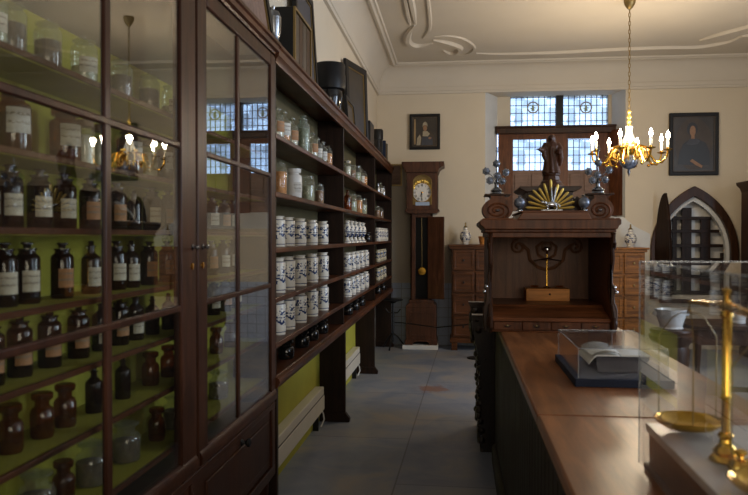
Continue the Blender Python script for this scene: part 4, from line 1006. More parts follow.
# plinth with four small drawers
b = MB(); b.box(bx0, bx1, D0+.012, D1, 1.0, 1.066); b.box(bx0-.004, bx1+.004, D0-.004, D0+.03, 1.0, 1.007); b.box(bx0-.004, bx1+.004, D0-.006, D0+.03, 1.056, 1.067)
b.build('drawer_case', 'woodx', dk, bevel=.003)
w = (bx1-bx0-.02)/4
for k in range(4):
    u0 = bx0+.01+k*w+.004
    d = MB().box(u0, u0+w-.008, D0+.0, D0+.02, 1.010, 1.053).build('small_drawer', 'walnut', dk, bevel=.003)
    c_ = (u0+w/2-.004, D0-.002, 1.033); MB().ball(c_, .006, 8).build('knob', 'oldgold', d)
    MB().tube([(c_[0]-.018, D0-.002, 1.035), (c_[0]-.01, D0-.005, 1.027), (c_[0]+.01, D0-.005, 1.027), (c_[0]+.018, D0-.002, 1.035)], .0022, 5).build('drawer_pull', 'blackm', d)
# stepped writing slope above
b = MB(); b.prism([(D0-.004, 1.0665), (D0+.002, 1.074), (D0+.02, 1.078), (D0+.05, 1.080), (D0+.06, 1.087), (D0+.16, 1.100), (D0+.18, 1.112), (D0+.21, 1.116), (D0+.22, 1.125), (D1, 1.125), (D1, 1.0665)], bx0-.002, bx1+.002, 'yz')
b.build('stepped_ledge', 'woodx', dk, bevel=.003)
SHZ = 1.125
# back panel with relief scrolls
BYd = D1-.05
MB().box(bx0+.01, bx1-.01, BYd, BYd+.025, SHZ, 1.545).build('back_panel', 'deskback', dk, flat=True)
for u0, u1 in ((bx0+.03, bx0+.12), (bx1-.12, bx1-.03)):
    pass
mcx = pX(546.5, BYd); b = MB()
for s in (-1, 1):
    b.tube([(mcx, BYd, 1.30), (mcx+s*.05, BYd, 1.315), (mcx+s*.10, BYd, 1.36), (mcx+s*.11, BYd, 1.42), (mcx+s*.15, BYd, 1.455)], .012, 6)
    pts = spiral((mcx+s*.17, 1.44), .045, .008, PI/2, s*-1.5, 26, 'xz', BYd); b.tube(pts, .009, 6)
    b.tube([(mcx+s*.02, BYd, 1.47), (mcx+s*.06, BYd, 1.44), (mcx+s*.05, BYd, 1.39), (mcx, BYd, 1.36)], .010, 6)
b.lathe([(0,-.02),(.03,-.01),(.034,0)], (mcx, BYd, 1.44), 12, 'y'); b.build('relief_scrolls', 'deskback', dk)
# side cheeks with scrolled front edge
def cheek(px, s):
    x = X(px); b = MB()
    pr = [(D0+.02,1.0),(D0-.02,1.03),(D0-.025,1.08),(D0+.01,1.12),(D0+.05,1.16),(D0+.09,1.22),(D0+.09,1.28),(D0+.05,1.33),(D0+.02,1.38),(D0+.03,1.44),(D0+.01,1.50),(D0+.0,1.52),(D1,1.52),(D1,1.0)]
    b.prism(pr, x-.011, x+.011, 'yz'); 
    c = b.build('side_cheek', 'walnut', dk, bevel=.003)
    b = MB(); P = [(x+s*.002, y-.004, z) for y, z in pr[:12]]
    b.tube(P, .012, 8); b.tube(spiral((D0+.0, 1.045), .035, .008, 0, 1.5, 22, 'yz', x+s*.012), .008, 6); b.tube(spiral((D0+.04, 1.47), .035, .008, PI, 1.5, 22, 'yz', x+s*.012), .008, 6)
    b.build('scroll_edge', 'wood', dk)
    return x
cheek(491, -1); cheek(613, 1)
# broad scrolled outline seen from the front: wings swelling outward at both sides
for s, pe in ((-1, 489), (1, 613)):
    x = X(pe)
    def q(dx, z): return (x+s*dx, z)
    P = [q(-.01,1.5), q(.0,1.5), q(.006,1.46), q(-.006,1.43), q(.003,1.40), q(-.003,1.365), q(-.0,1.34), q(.004,1.30), q(.004,1.26), q(.018,1.235), q(.022,1.215), q(.014,1.195), q(.016,1.16), q(.030,1.12), q(.030,1.06), q(.022,1.0), q(-.01,1.0)]
    MB().prism(P, D0+.02, D0+.05).build('front_wing', 'wood', dk, bevel=.004)
    b = MB(); b.ball((x+s*.012, D0+.012, 1.238), .010, 10); b.ball((x+s*.022, D0+.012, 1.212), .010, 10); b.build('brass_boss', 'silver', dk)
# canopy cornice
cxa, cxb = X(480, D0-.05), X(622, D0-.05)
b = MB()
def step(x0, x1, y0, z0, z1, y1=D1): b.box(x0, x1, y0, y1, z0, z1)
step(X(487), X(614), D0, 1.497, 1.525); step(X(485), X(616), D0-.012, 1.525, 1.540)
b.prism([(X(485),1.54),(X(482,D0-.03),1.558),(cxa,1.566),(cxa,1.585),(X(482),1.592),(X(620),1.592),(cxb,1.585),(cxb,1.566),(X(619,D0-.03),1.558),(X(616),1.54)], D0-.04, D1)
b.build('canopy_cornice', 'walnut', dk, bevel=.004)
b = MB()
b.prism([(X(481),1.590),(X(483),1.598),(X(513),1.598),(X(513),1.590)], D0-.035, D1-.05); b.prism([(X(590),1.590),(X(590),1.598),(X(618),1.598),(X(620),1.590)], D0-.035, D1-.05)
b.prism([(X(516),1.590),(X(518),1.60),(X(522),1.628),(X(586),1.628),(X(589),1.60),(X(590),1.590)], D0-.055, D1-.1); b.box(X(520), X(587), D0-.04, D1-.1, 1.628, 1.637)
b.build('canopy_blocks', 'woodx', dk, bevel=.003)
# volute consoles at both ends
def volute(pcx, px0, px1):
    zc = Zz(209.5); xm_ = X(pcx); rw = (X(px1)-X(px0))/2; top = Zz(195.2); zb = 1.594
    P = []
    for i in range(41):
        a = math.radians(-60+300*i/40); P.append((xm_+rw*math.cos(a), zc+.068*math.sin(a)))
    P = [(xm_+rw*.75, zb)] + arc(xm_, zc, rw, -55, 55, 12, .062) + [(xm_+rw*.42, zc+.062), (xm_+rw*.5, top), (xm_-rw*.5, top), (xm_-rw*.42, zc+.062)] + arc(xm_, zc, rw, 125, 235, 12, .062) + [(xm_-rw*.75, zb)]
    MB().prism(P, D0+.0, D0+.16).build('volute', 'walnut', dk, bevel=.004)
    b = MB(); P2 = []
    for i in range(60):
        t = i/59; a = -PI/2+t*2*PI*1.9; k = 1-.72*t; P2.append((xm_+rw*.82*k*math.cos(a), D0, zc-.004+.045*k*math.sin(a)))
    b.tube(P2, .0065, 6); b.build('volute_scroll', 'walnut', dk)
    MB().ball((xm_, D0-.002, zc-.004), .012, 12, sz=.65).build('silver_boss', 'silverdark', dk)
    b = MB(); b.box(xm_-.068, xm_+.068, D0-.015, D0+.175, top, top+.009); b.build('volute_cap', 'wood', dk, bevel=.003)
    return xm_, top+.009
vl = volute(497.5, 483.5, 514); vr = volute(600, 587, 614)
# centre pedestal block behind the sunburst
Yp = D0+.12
b = MB(); b.box(X(527,Yp), X(573,Yp), Yp, Yp+.34, 1.63, Zz(191.5,Yp)); b.prism([(X(522,Yp),1.637),(X(527,Yp),1.665),(X(573,Yp),1.665),(X(578,Yp),1.637)], Yp-.02, Yp+.38)
b.prism([(X(526,Yp),Zz(192,Yp)),(X(519,Yp),Zz(188.5,Yp)),(X(519,Yp),Zz(186.5,Yp)),(X(581,Yp),Zz(186.5,Yp)),(X(581,Yp),Zz(188.5,Yp)),(X(574,Yp),Zz(192,Yp))], Yp-.03, Yp+.4)
b.build('centre_pedestal', 'wood', dk, bevel=.003)
for s, (pa, pb) in enumerate(((519.5, 527), (573, 581))):
    x0_, x1_ = X(pa,Yp), X(pb,Yp); xm = (x0_+x1_)/2
    MB().prism([(x0_, 1.637), (x1_, 1.637), (x1_+(.0), 1.70), (xm, 1.72), (x0_+.004, 1.70)], Yp-.01, Yp+.1).build('pedestal_bracket', 'wood', dk, bevel=.003)
zq = Zz(186.5, Yp)

# ---------------------------------------------------------------- gilded sunburst with silver lamb
Ys = D0+.03; c = atY(552, 206.5, Ys); zbase = 1.637
root = thing('sunburst_ornament', (c.x, Ys, zbase), 'gilded ray sunburst with small silver lamb on the desk canopy', 'ornament')
b = MB(); rr = random.Random(5)
rays = [(4, 21), (18, 22), (32, 23), (46, 22), (61, 22), (76, 24), (92, 28), (107, 25), (121, 23), (135, 25), (149, 25), (163, 23), (177, 24)]
for k, (a, l) in enumerate(rays):
    a = math.radians(a); L = l/740*Ys; d = Vector((math.cos(a), 0, math.sin(a)))
    base = Vector((c.x, Ys+.012-.004*(k%2), c.z-.012)); b.tube([base+d*L*.1, base+d*L*.55, base+d*L*.96, base+d*L*1.04], [.003, .0062, .0075, .003], 6)
rb = b.build('rays', 'gold', root)
b = MB(); b.tube([(c.x+.0, Ys-.005, c.z-.0), (c.x+.012, Ys-.004, c.z+.06), (c.x+.02, Ys, c.z+.10)], [.004,.007,.004], 6)
b.tube([(c.x-.0, Ys-.005, c.z-.0), (c.x-.004, Ys-.004, c.z+.07), (c.x-.004, Ys, c.z+.10)], [.003,.006,.003], 6); b.build('silver_rays', 'silver', root)
# lamb: one continuous body
def skin(name, verts, edges, radii, mat, parent, root_i=0, sub=2):
    me = bpy.data.meshes.new(name); off = Vector((0,0,0)); o = parent
    while o is not None: off += o.location; o = o.parent
    me.from_pydata([tuple(Vector(v)-off) for v in verts], edges, [])
    ob = bpy.data.objects.new(name, me); C.objects.link(ob); ob.parent = parent; me.materials.append(M[mat])
    sm = ob.modifiers.new('skin', 'SKIN'); sm.use_smooth_shade = True
    for i, r in enumerate(radii): me.skin_vertices[0].data[i].radius = (r, r)
    me.skin_vertices[0].data[root_i].use_root = True
    s2 = ob.modifiers.new('sub', 'SUBSURF'); s2.levels = s2.render_levels = sub
    return ob
def remesh(o, vox):
    m = o.modifiers.new('remesh', 'REMESH'); m.mode = 'VOXEL'; m.voxel_size = vox; m.use_smooth_shade = True
    s_ = o.modifiers.new('smooth', 'SMOOTH'); s_.factor = .5; s_.iterations = 3
    return o
lx, lz = c.x-.004, c.z-.008; yL = Ys-.018
b = MB(); b.ball((lx, yL, lz+.018), .016, 14, sx=2.1); b.ball((lx-.034, yL, lz+.027), .011, 12); b.ball((lx-.045, yL, lz+.030), .0085, 12, sx=1.5)
b.tube([(lx-.040, yL-.006, lz+.036), (lx-.034, yL-.013, lz+.034)], [.003, .002], 6); b.tube([(lx-.040, yL+.006, lz+.036), (lx-.034, yL+.013, lz+.034)], [.003, .002], 6)
for dx, dy in ((-.024, -.007), (-.020, .007), (.022, -.007), (.026, .007)): b.tube([(lx+dx, yL+dy, lz+.012), (lx+dx+.002, yL+dy, lz), (lx+dx, yL+dy, lz-.009)], [.006, .0038, .0038], 8)
b.tube([(lx+.032, yL, lz+.02), (lx+.042, yL, lz+.012), (lx+.042, yL, lz+.002)], [.005, .004, .003], 8)
remesh(b.build('lamb', 'silver', root), .0016)
b = MB(); b.box(lx-.055, lx+.055, yL-.012, Ys+.03, zbase, lz-.008); b.build('silver_base', 'silverdark', root, bevel=.003)
# porcelain balls
for px, lab in ((519.5, 'mottled silvery ball left of the sunburst on the desk canopy'), (584, 'mottled silvery ball right of the sunburst on the desk canopy')):
    p = atY(px, 204.5, D0-.0); z0 = 1.637 if 521 < px < 587 else 1.60
    r = .030; p.z = 1.637+r+.012
    root = thing('mounted_ball', (p.x, D0, 1.628), lab, 'ball', 'silvery balls beside the sunburst')
    zbb = 1.637 if px > 520.5 and px < 587 else 1.637
    MB().ball(p, r, 20).build('ball', 'bluesilver', root); MB().lathe([(0,0),(.02,0),(.02,.004),(.010,.010),(.012,.018),(0,.018)], (p.x, p.y, 1.637 if True else 1.6), 14).build('ball_foot', 'silverdark', root)
    MB().lathe([(0,0),(.012,.0),(.006,.004),(.008,.010),(0,.014)], (p.x, p.y, p.z+r-.002), 10).build('finial', 'silverdark', root)

# ---------------------------------------------------------------- saint statue (one continuous carved figure)
Yst = Yp+.16
sc = atY(551, 176, Yst); zs = zq
root = thing('carved_statue', (sc.x, Yst, zs), 'dark carved wooden robed figure standing on the desk pedestal', 'statue')
b = MB(); b.lathe([(0,0),(.074,0),(.076,.012),(.062,.026),(.060,.036),(.050,.044),(.046,.068),(.052,.074),(.052,.080),(0,.080)], (sc.x, Yst, zs), 8, rot=PI/8); b.build('statue_socle', 'clockwood', root, bevel=.002)
zf = zs+.080; hS = pZ(134.5, Yst, 551)-zf; u = hS
x = sc.x+.002; y = Yst
b = MB(); b.lathe([(.050,0),(.062,.006),(.056,.12*u),(.050,.3*u),(.044,.48*u),(.047,.6*u),(.050,.70*u),(.040,.775*u),(.018,.81*u),(.014,.84*u),(0,.85*u)], (x, y, zf), 36, sy=.72)
for v in b.bm.verts:
    a = math.atan2(v.co.y-y, v.co.x-x); h_ = (v.co.z-zf)/u; k = 1+(.11*math.sin(a*7+h_*3) if h_ < .62 else .03*math.sin(a*7)); v.co.x = x+(v.co.x-x)*k; v.co.y = y+(v.co.y-y)*k
b.ball((x-.002, y-.006, zf+.895*u), .020, 16, sz=1.25); b.lathe([(.030,.77*u),(.029,.86*u),(.028,.93*u),(.020,.975*u),(.006,1.0*u),(0,1.0*u)], (x+.002, y+.008, zf), 16)
b.ball((x-.003, y-.026, zf+.885*u), .005, 8)
b.tube([(x-.036,y,zf+.745*u),(x-.052,y-.012,zf+.64*u),(x-.060,y-.03,zf+.585*u),(x-.085,y-.055,zf+.60*u)], [.022,.020,.017,.010], 10); b.ball((x-.088, y-.057, zf+.60*u), .010, 8)
b.tube([(x+.038,y,zf+.745*u),(x+.058,y-.008,zf+.62*u),(x+.055,y-.03,zf+.54*u),(x+.030,y-.045,zf+.55*u)], [.022,.021,.018,.011], 10)
b.tube([(x-.05,y-.03,zf+.60*u),(x-.052,y-.03,zf+.45*u),(x-.048,y-.028,zf+.34*u)], [.016,.018,.008], 8); b.tube([(x+.055,y-.02,zf+.56*u),(x+.060,y-.02,zf+.4*u),(x+.056,y-.015,zf+.2*u)], [.018,.020,.010], 8)
for v in b.bm.verts: v.co.x = x+(v.co.x-x)*.82; v.co.y = y+(v.co.y-y)*.85
remesh(b.build('figure_body', 'clockwood', root), .0035)
b = MB(); p = atY(536.5, 151, y-.055); b.tube([(x-.083,y-.055,zf+.6*u),(p.x,y-.058,zf+.61*u)], [.005,.003], 6); b.build('held_staff', 'black', root)
b = MB(); b.tube([(x+.035,y-.045,zf+.50*u),(x+.036,y-.05,zf+.60*u)], .014, 8); b.build('held_book', 'clockwood', root)

# ---------------------------------------------------------------- silver and crystal branch ornaments
def branch(xb, zb, yb, k, label, mirror=1):
    root = thing('crystal_candelabrum', (xb, yb, zb), label, 'candelabrum', 'crystal branch ornaments on the desk scrolls')
    MB().lathe([(0,0),(.034,0),(.036,.006),(.028,.014),(.032,.022),(.024,.032),(.012,.040),(.010,.055),(.016,.062),(.008,.07),(.006,.075)], (xb,yb,zb), 20).build('foot', 'silverdark', root)
    b = MB(); b.tube([(xb,yb,zb+.06),(xb+.002,yb,zb+.12),(xb-.003,yb,zb+.17),(xb+.004,yb,zb+.232)], [.005,.004,.004,.002], 8)
    pts = [(-.055,.125),(.050,.118),(-.035,.075),(.030,.072),(.0,.165),(.004,.10)]
    for dx, dz in pts[:4]: b.tube([(xb,yb,zb+.07),(xb+dx*.5*mirror,yb-.004,zb+dz*.75+.01),(xb+dx*mirror,yb-.008,zb+dz)], .0025, 6)
    b.build('branches', 'silverdark', root)
    for j, (dx, dz) in enumerate(pts):
        cc = (xb+dx*mirror, yb-.012, zb+dz)
        b = MB(); b.ball(cc, .016 if j != 4 else .019, 14)
        b.build('crystal_ball', 'bluesilver', root)
        b = MB(); b.lathe([(.016,.000),(.020,-.003),(.019,-.006),(.015,-.003)], cc, 14, 'y')
        for m_ in range(7):
            a = 2*PI*m_/7; b.ball((cc[0]+.020*math.cos(a), cc[1], cc[2]+.020*math.sin(a)), .0032, 6)
        b.build('silver_rosette', 'silverdark', root)
    MB().lathe([(0,0),(.007,.004),(.009,.012),(.004,.02),(.006,.026),(0,.034)], (xb+.004,yb,zb+.225), 10).build('finial', 'crystal', root)
branch(vl[0]-.002, vl[1], D0+.08, 1, 'silver and crystal branched ornament on the left desk scroll')
branch(vr[0]+.002, vr[1], D0+.08, 1, 'silver and crystal branched ornament on right desk scroll, under the chandelier', -1)

# ---------------------------------------------------------------- small balance on its drawer box
Yb = 4.42; x0, x1 = pX(526.5, Yb), pX(570, Yb); z1 = SHZ+.072
root = thing('small_balance', ((x0+x1)/2, Yb+.05, SHZ), 'small hand balance on an orange-brown wooden drawer box inside the desk', 'balance')
MB().box(x0, x1, Yb, Yb+.13, SHZ, z1).build('box', 'caramel', root, bevel=.003)
MB().box(x0+.01, x1-.01, Yb-.003, Yb+.01, SHZ+.012, z1-.01).build('drawer_front', 'caramel', root, bevel=.002)
xm = pX(547, Yb+.06); MB().ball(((x0+x1)/2+.01, Yb-.006, SHZ+.04), .006, 8).build('knob', 'black', root)
zt = pZ(249, Yb+.06)
MB().lathe([(0,0),(.022,0),(.02,.006),(.006,.012),(.004,.03),(.0035,zt-z1-.03),(.008,zt-z1-.025),(.004,zt-z1-.01),(0,zt-z1)], (xm,Yb+.06,z1), 14).build('pillar', 'brass', root)
MB().lathe([(0,0),(.02,0),(.02,.008),(.012,.016),(0,.016)], (xm,Yb+.06,zt-.004), 14).build('pillar_cap', 'silver', root)
zb_ = pZ(260, Yb+.06); 
MB().tube([(xm-.080,Yb+.045,zb_-.006),(xm-.03,Yb+.042,zb_+.004),(xm,Yb+.042,zb_+.008),(xm+.03,Yb+.042,zb_+.004),(xm+.080,Yb+.045,zb_-.004)], [.003,.005,.008,.005,.003], 6).build('beam', 'silver', root)
for s in (-1, 1):
    xx = xm+s*.073
    pn = MB().lathe([(0,0),(.018,.002),(.027,.009),(.029,.011),(.026,.011),(.016,.005),(0,.003)], (xx,Yb+.055,z1+.004), 18).build('pan', 'brass', root)
    b = MB()
    for k in range(3):
        a = 2*PI*k/3+.4; b.tube([(xx,Yb+.055,zb_-.006),(xx+.027*math.cos(a),Yb+.055+.027*math.sin(a),z1+.014)], .0009, 4)
    b.build('cord', 'oldgold', pn)

# ================================================================ BOOK DISPLAY CASE
zc_ = 1.0; pa = atZ(575.5, 387, zc_); pb = atZ(558, 361, zc_)
bx0_, by0_, by1_ = pa.x-.001, pa.y, atZ(557.5, 361, zc_).y; bx1_ = atY(675, 387, by0_).x
root = thing('display_case', ((bx0_+bx1_)/2, (by0_+by1_)/2, zc_), 'low clear display box with dark blue base on the middle of the counter', 'display case')
zb0 = pZ(379.5, by0_, 600)
MB().box(bx0_, bx1_, by0_, by1_, zc_, zb0).build('base', 'blueblack', root, bevel=.002)
ax0_, ax1_ = bx0_+.012, bx1_-.018; ay0, ay1 = by0_+.012, by1_-.012; zt = pZ(348.5, ay0, 600)
cover = thing('cover', (ax0_, ay0, zb0)); cover.parent = root; cover.location = Vector((ax0_, ay0, zb0))-root.location
t = .003
MB().box(ax0_, ax1_, ay0, ay0+t, zb0, zt-t).build('acrylic_sheet', 'acryl', cover, flat=True); MB().box(ax0_, ax1_, ay1-t, ay1, zb0, zt-t).build('acrylic_sheet', 'acryl', cover, flat=True)
MB().box(ax0_, ax0_+t, ay0+t, ay1-t, zb0, zt-t).build('acrylic_sheet', 'acryl', cover, flat=True); MB().box(ax1_-t, ax1_, ay0+t, ay1-t, zb0, zt-t).build('acrylic_sheet', 'acryl', cover, flat=True)
MB().box(ax0_, ax1_, ay0, ay1, zt-t, zt).build('acrylic_lid', 'acryl', cover, flat=True)
def edges(x0, x1, y0, y1, z0, z1, par, r=.0012):
    b = MB()
    for xx in (x0, x1):
        for yy_ in (y0, y1): b.box(xx-r, xx+r, yy_-r, yy_+r, z0, z1)
        b.box(xx-r, xx+r, y0, y1, z1-r, z1+r)
    for yy_ in (y0, y1): b.box(x0, x1, yy_-r, yy_+r, z1-r, z1+r)
    b.build('polished_edge', 'acryledge', par, flat=True)
edges(ax0_, ax1_, ay0, ay1, zb0, zt, cover)
# cradle and open book, the book's back toward us
cy0 = by0_+.14; cy1 = by0_+.39; zt_b = 1.076
L0, L1 = pX(597, cy0), pX(650, cy0)
root = thing('book_cradle', ((L0+L1)/2, (cy0+cy1)/2, zb0), 'grey board cradle under the open book in the display box', 'cradle')
for ye in (cy0, cy1-.03): MB().prism([(L0+.004, zb0), (L1-.035, zb0), (L1, zt_b-.004), (L1, zt_b), (L0, zt_b), (L0, zt_b-.004)], ye, ye+.006).build('end_board', 'greyboard', root, bevel=.001)
MB().box(L0, L1, cy0, cy1, zt_b, zt_b+.003).build('rest_board', 'greyboard', root)
root = thing('open_book', ((L0+L1)/2, (cy0+cy1)/2, zt_b+.003), 'open book with white pages lying on the grey cradle under clear cover', 'book')
zb2 = zt_b+.0035; xm = (L0+L1)/2-.005; wl = .095
def sect(s, th, dz=0):
    """cross section of one half: spine to fore edge, the left half hanging over the cradle"""
    P = []
    for i in range(13):
        u_ = i/12; xx = xm+s*(.002+u_*(wl if s > 0 else wl+.012)); d = L0-xx
        drop = 0 if xx > L0 else -min(.03, .9*d+12*d*d)
        P.append((xx, zb2+drop+dz+.6*th*(math.sin(min(1, .15+u_*1.1)*PI*.75)**.7 if th else 0)))
    return P
for s_ in (-1, 1):
    lo = sect(s_, 0); hi = sect(s_, .009, .002)
    MB().strip([(p[0], p[1]+.0018) for p in lo], lo, cy0-.002, cy1+.002).build('cover_board', 'blueblack', root)
    MB().strip(hi, [(p[0], p[1]+.0019) for p in lo], cy0+.003, cy1-.003).build('page_block', 'paper', root)
for k in range(3):
    P = [(xm-.002-i/8*(wl+.004), zb2+.012+(.006+.004*k)*math.sin(i/8*PI*.8)-.028*(i/8)**(3-k*.5)*(1.2-.3*k)) for i in range(9)]
    MB().strip([(p[0], p[1]+.0006) for p in P], P, cy0+.004+.003*k, cy1-.004).build('loose_page', 'paper', root)

# ================================================================ LARGE SCALES IN CLEAR CASE (right foreground)
mx0, mx1, my0, my1 = .402, .86, .92, 1.645
mp = thing('marble_stand', ((mx0+mx1)/2, (my0+my1)/2, 1.0), 'dark wooden stand with white marble slab at the right end of counter', 'stand')
MB().box(mx0-.0, mx1+.03, my0-.03, my1+.012, 1.0, 1.012).build('base_board', 'black', mp, bevel=.002)
MB().box(mx0+.006, mx1-.006, my0+.006, my1-.006, 1.012, 1.083).build('wood_body', 'wood', mp, bevel=.002)
MB().box(mx0, mx1, my0, my1, 1.083, 1.10).build('marble_slab', 'marble', mp, bevel=.002)
sx, sy = pX(727, 1.377), 1.377; zs_ = 1.10
root = thing('brass_scales', (sx, sy, zs_), 'large brass pan scales standing on the marble slab', 'scales')
MB().lathe([(0,0),(.026,0),(.028,.004),(.024,.010),(.018,.014),(.022,.018),(.016,.026),(.011,.032),(.010,.040),(.014,.046),(.010,.052)], (sx,sy,zs_), 28).build('foot', 'brass', root)
zt = 1.405
MB().lathe([(0,.045),(.0075,.045),(.0075,.11),(.0095,.115),(.0075,.12),(.0075,zt-zs_-.05),(.012,zt-zs_-.045),(.008,zt-zs_-.035),(.006,zt-zs_-.01),(.009,zt-zs_),(0,zt-zs_+.008)], (sx,sy,zs_), 20).build('pillar', 'brass', root)
zbm = pZ(313, sy, 727); py_ = .195; bxp = pX(690, 1.57); 
dirv = Vector((bxp-sx, 1.57-sy, 0))
E1 = Vector((sx, sy, zbm))+dirv; E2 = Vector((sx, sy, zbm))-dirv
b = MB(); c0_ = Vector((sx, sy-.014, zbm)); b.tube([E1+Vector((0,0,.004)), Vector((sx,sy,zbm))+dirv*.5+Vector((0,-.006,.008)), c0_+Vector((0,0,.012)), Vector((sx,sy,zbm))-dirv*.5+Vector((0,-.006,.008)), E2+Vector((0,0,.004))], [.0035,.006,.010,.006,.0035], 10)
b.build('beam', 'brass', root)
MB().ball((sx, sy-.02, zbm+.012), .010, 12).build('pivot_knob', 'brass', root)
MB().tube([(sx,sy-.016,zbm+.02),(sx+.003,sy-.018,zbm-.09)], [.003,.001], 6).build('pointer', 'brass', root)
def panset(E, nm):
    pr = .066; zp = 1.106
    pn = MB().lathe([(0,0),(pr*.35,.001),(pr*.75,.006),(pr*.96,.016),(pr,.021),(pr*1.02,.023),(pr*.98,.0245),(pr*.93,.019),(pr*.72,.0095),(pr*.35,.0045),(0,.004)], (E.x,E.y,zp), 40).build('pan', 'brass', root)
    b = MB(); b.tube([E+Vector((0,0,.006)), E+Vector((0,0,-.014))], .002, 6); b.ball(E+Vector((0,0,-.016)), .006, 10)
    zy = E.z-.02
    for k in range(3):
        a = 2*PI*k/3+.35; ex = Vector((E.x+pr*.97*math.cos(a), E.y+pr*.97*math.sin(a), 0))
        q = Vector((E.x+pr*.55*math.cos(a), E.y+pr*.55*math.sin(a), zy-.012))
        b.tube([Vector((E.x,E.y,zy)), Vector((E.x+pr*.3*math.cos(a), E.y+pr*.3*math.sin(a), zy-.001)), q, Vector((ex.x, ex.y, zy-.05)), Vector((ex.x, ex.y, zp+.023))], .0014, 5)
    b.build('yoke', 'oldgold', pn)
panset(E1, 'a'); panset(E2, 'b')
# ornamental brass weight near the foot
wx = atZ(741, 470, 1.10); 
root = thing('brass_weight', (wx.x, wx.y, 1.10), 'small rounded brass weight on the marble in front of scales pillar', 'weight')
MB().lathe([(0,0),(.020,0),(.022,.003),(.021,.012),(.016,.018),(.006,.020)], (wx.x,wx.y,1.10), 22).build('weight_body', 'brass', root); MB().lathe([(0,.019),(.006,.020),(.005,.024),(.010,.028),(.010,.033),(0,.037)], (wx.x,wx.y,1.10), 16).build('knob', 'brass', root)
# clear cover
kx0, kx1, ky0, ky1, kz = mx0-.012, mx1+.02, my0-.015, my1+.006, 1.447
cv = thing('clear_case', ((kx0+kx1)/2, (ky0+ky1)/2, 1.012), 'tall clear acrylic case over the brass scales, right edge of photo', 'case')
t = .005
for (a0_, a1_, c0_, c1_) in ((kx0,kx1,ky0,ky0+t),(kx0,kx1,ky1-t,ky1),(kx0,kx0+t,ky0+t,ky1-t),(kx1-t,kx1,ky0+t,ky1-t)):
    MB().box(a0_,a1_,c0_,c1_,1.012,kz-t).build('acrylic_sheet', 'acryl', cv, flat=True)
MB().box(kx0,kx1,ky0,ky1,kz-t,kz).build('acrylic_lid', 'acryl', cv, flat=True)
edges(kx0, kx1, ky0, ky1, 1.012, kz, cv, .0011)

# ================================================================ CHANDELIER
Yh = 7.61; hc = atY(629, 150, Yh); k_ = Yh/740
ch = thing('brass_chandelier', (hc.x, Yh, ZC), 'lit brass chandelier with eight candle arms hanging from the ceiling', 'chandelier')
def zz(py): return pZ(py, Yh, 629)
MB().lathe([(0,0),(.055,0),(.06,-.015),(.05,-.05),(.03,-.085),(.012,-.10),(0,-.10)], (hc.x,Yh,ZC), 20).build('ceiling_rose', 'oldgold', ch)
ztop = ZC-.09; zlow = zz(110); n = int((ztop-zlow)/.042); b = MB()
for i in range(n+1):
    z = ztop-(ztop-zlow)*(i+.5)/(n+1); hgt = .027; w = .010; P = []
    for m_ in range(10):
        a = 2*PI*m_/10; P.append((hc.x+(w*math.cos(a) if i % 2 else 0), Yh+(0 if i % 2 else w*math.cos(a)), z+hgt*math.sin(a)))
    b.tube(P, .0038, 5, closed=True)
b.build('chain', 'oldgold', ch)
b = MB(); q = [(0, zz(109))]
for py, r in ((110,.012),(112,.020),(114,.010),(117,.024),(119,.012),(121.5,.022),(124,.014),(126,.02)): q.append((r, zz(py)))
b.lathe([(r, z) for r, z in q]+[(0, zz(127))], (hc.x,Yh,0), 14); b.build('upper_stem', 'gold', ch)
b = MB(); b.lathe([(0,zz(126)),(.038,zz(126.5)),(.030,zz(130)),(.034,zz(133)),(.055,zz(140)),(.062,zz(144)),(.045,zz(147)),(0,zz(147))], (hc.x,Yh,0), 20); b.build('vase', 'porcelain', ch)
b = MB(); b.lathe([(0,zz(146)),(.05,zz(146.5)),(.10,zz(150)),(.09,zz(153)),(.06,zz(156)),(0,zz(157))], (hc.x,Yh,0), 22); b.build('arm_hub', 'brass', ch)
b = MB(); b.lathe([(0,zz(154)),(.06,zz(155)),(.088,zz(160)),(.085,zz(164)),(.05,zz(168)),(.012,zz(169.5)),(.016,zz(172)),(.006,zz(175)),(0,zz(177))], (hc.x,Yh,0), 22); b.build('lower_ball', 'bluesilver', ch)
b = MB()
for k in range(12):
    a = math.radians(15+30*k); dx, dy = math.cos(a), math.sin(a)
    pts = [(hc.x+dx*r_, Yh+dy*r_, zz(py_)) for r_, py_ in ((.06,150),(.11,147),(.15,151),(.16,157),(.13,161),(.10,158),(.115,154))]
    b.tube(pts, [.006,.007,.007,.007,.006,.005,.004], 6)
for k in range(8):
    a = math.radians(20+45*k); b.ball((hc.x+.075*math.cos(a), Yh+.075*math.sin(a), zz(143.5)), .016, 8)
b.build('scroll_ornament', 'gold', ch)
R = 35.5*k_; zA = zz(151.5)
bulbs = []
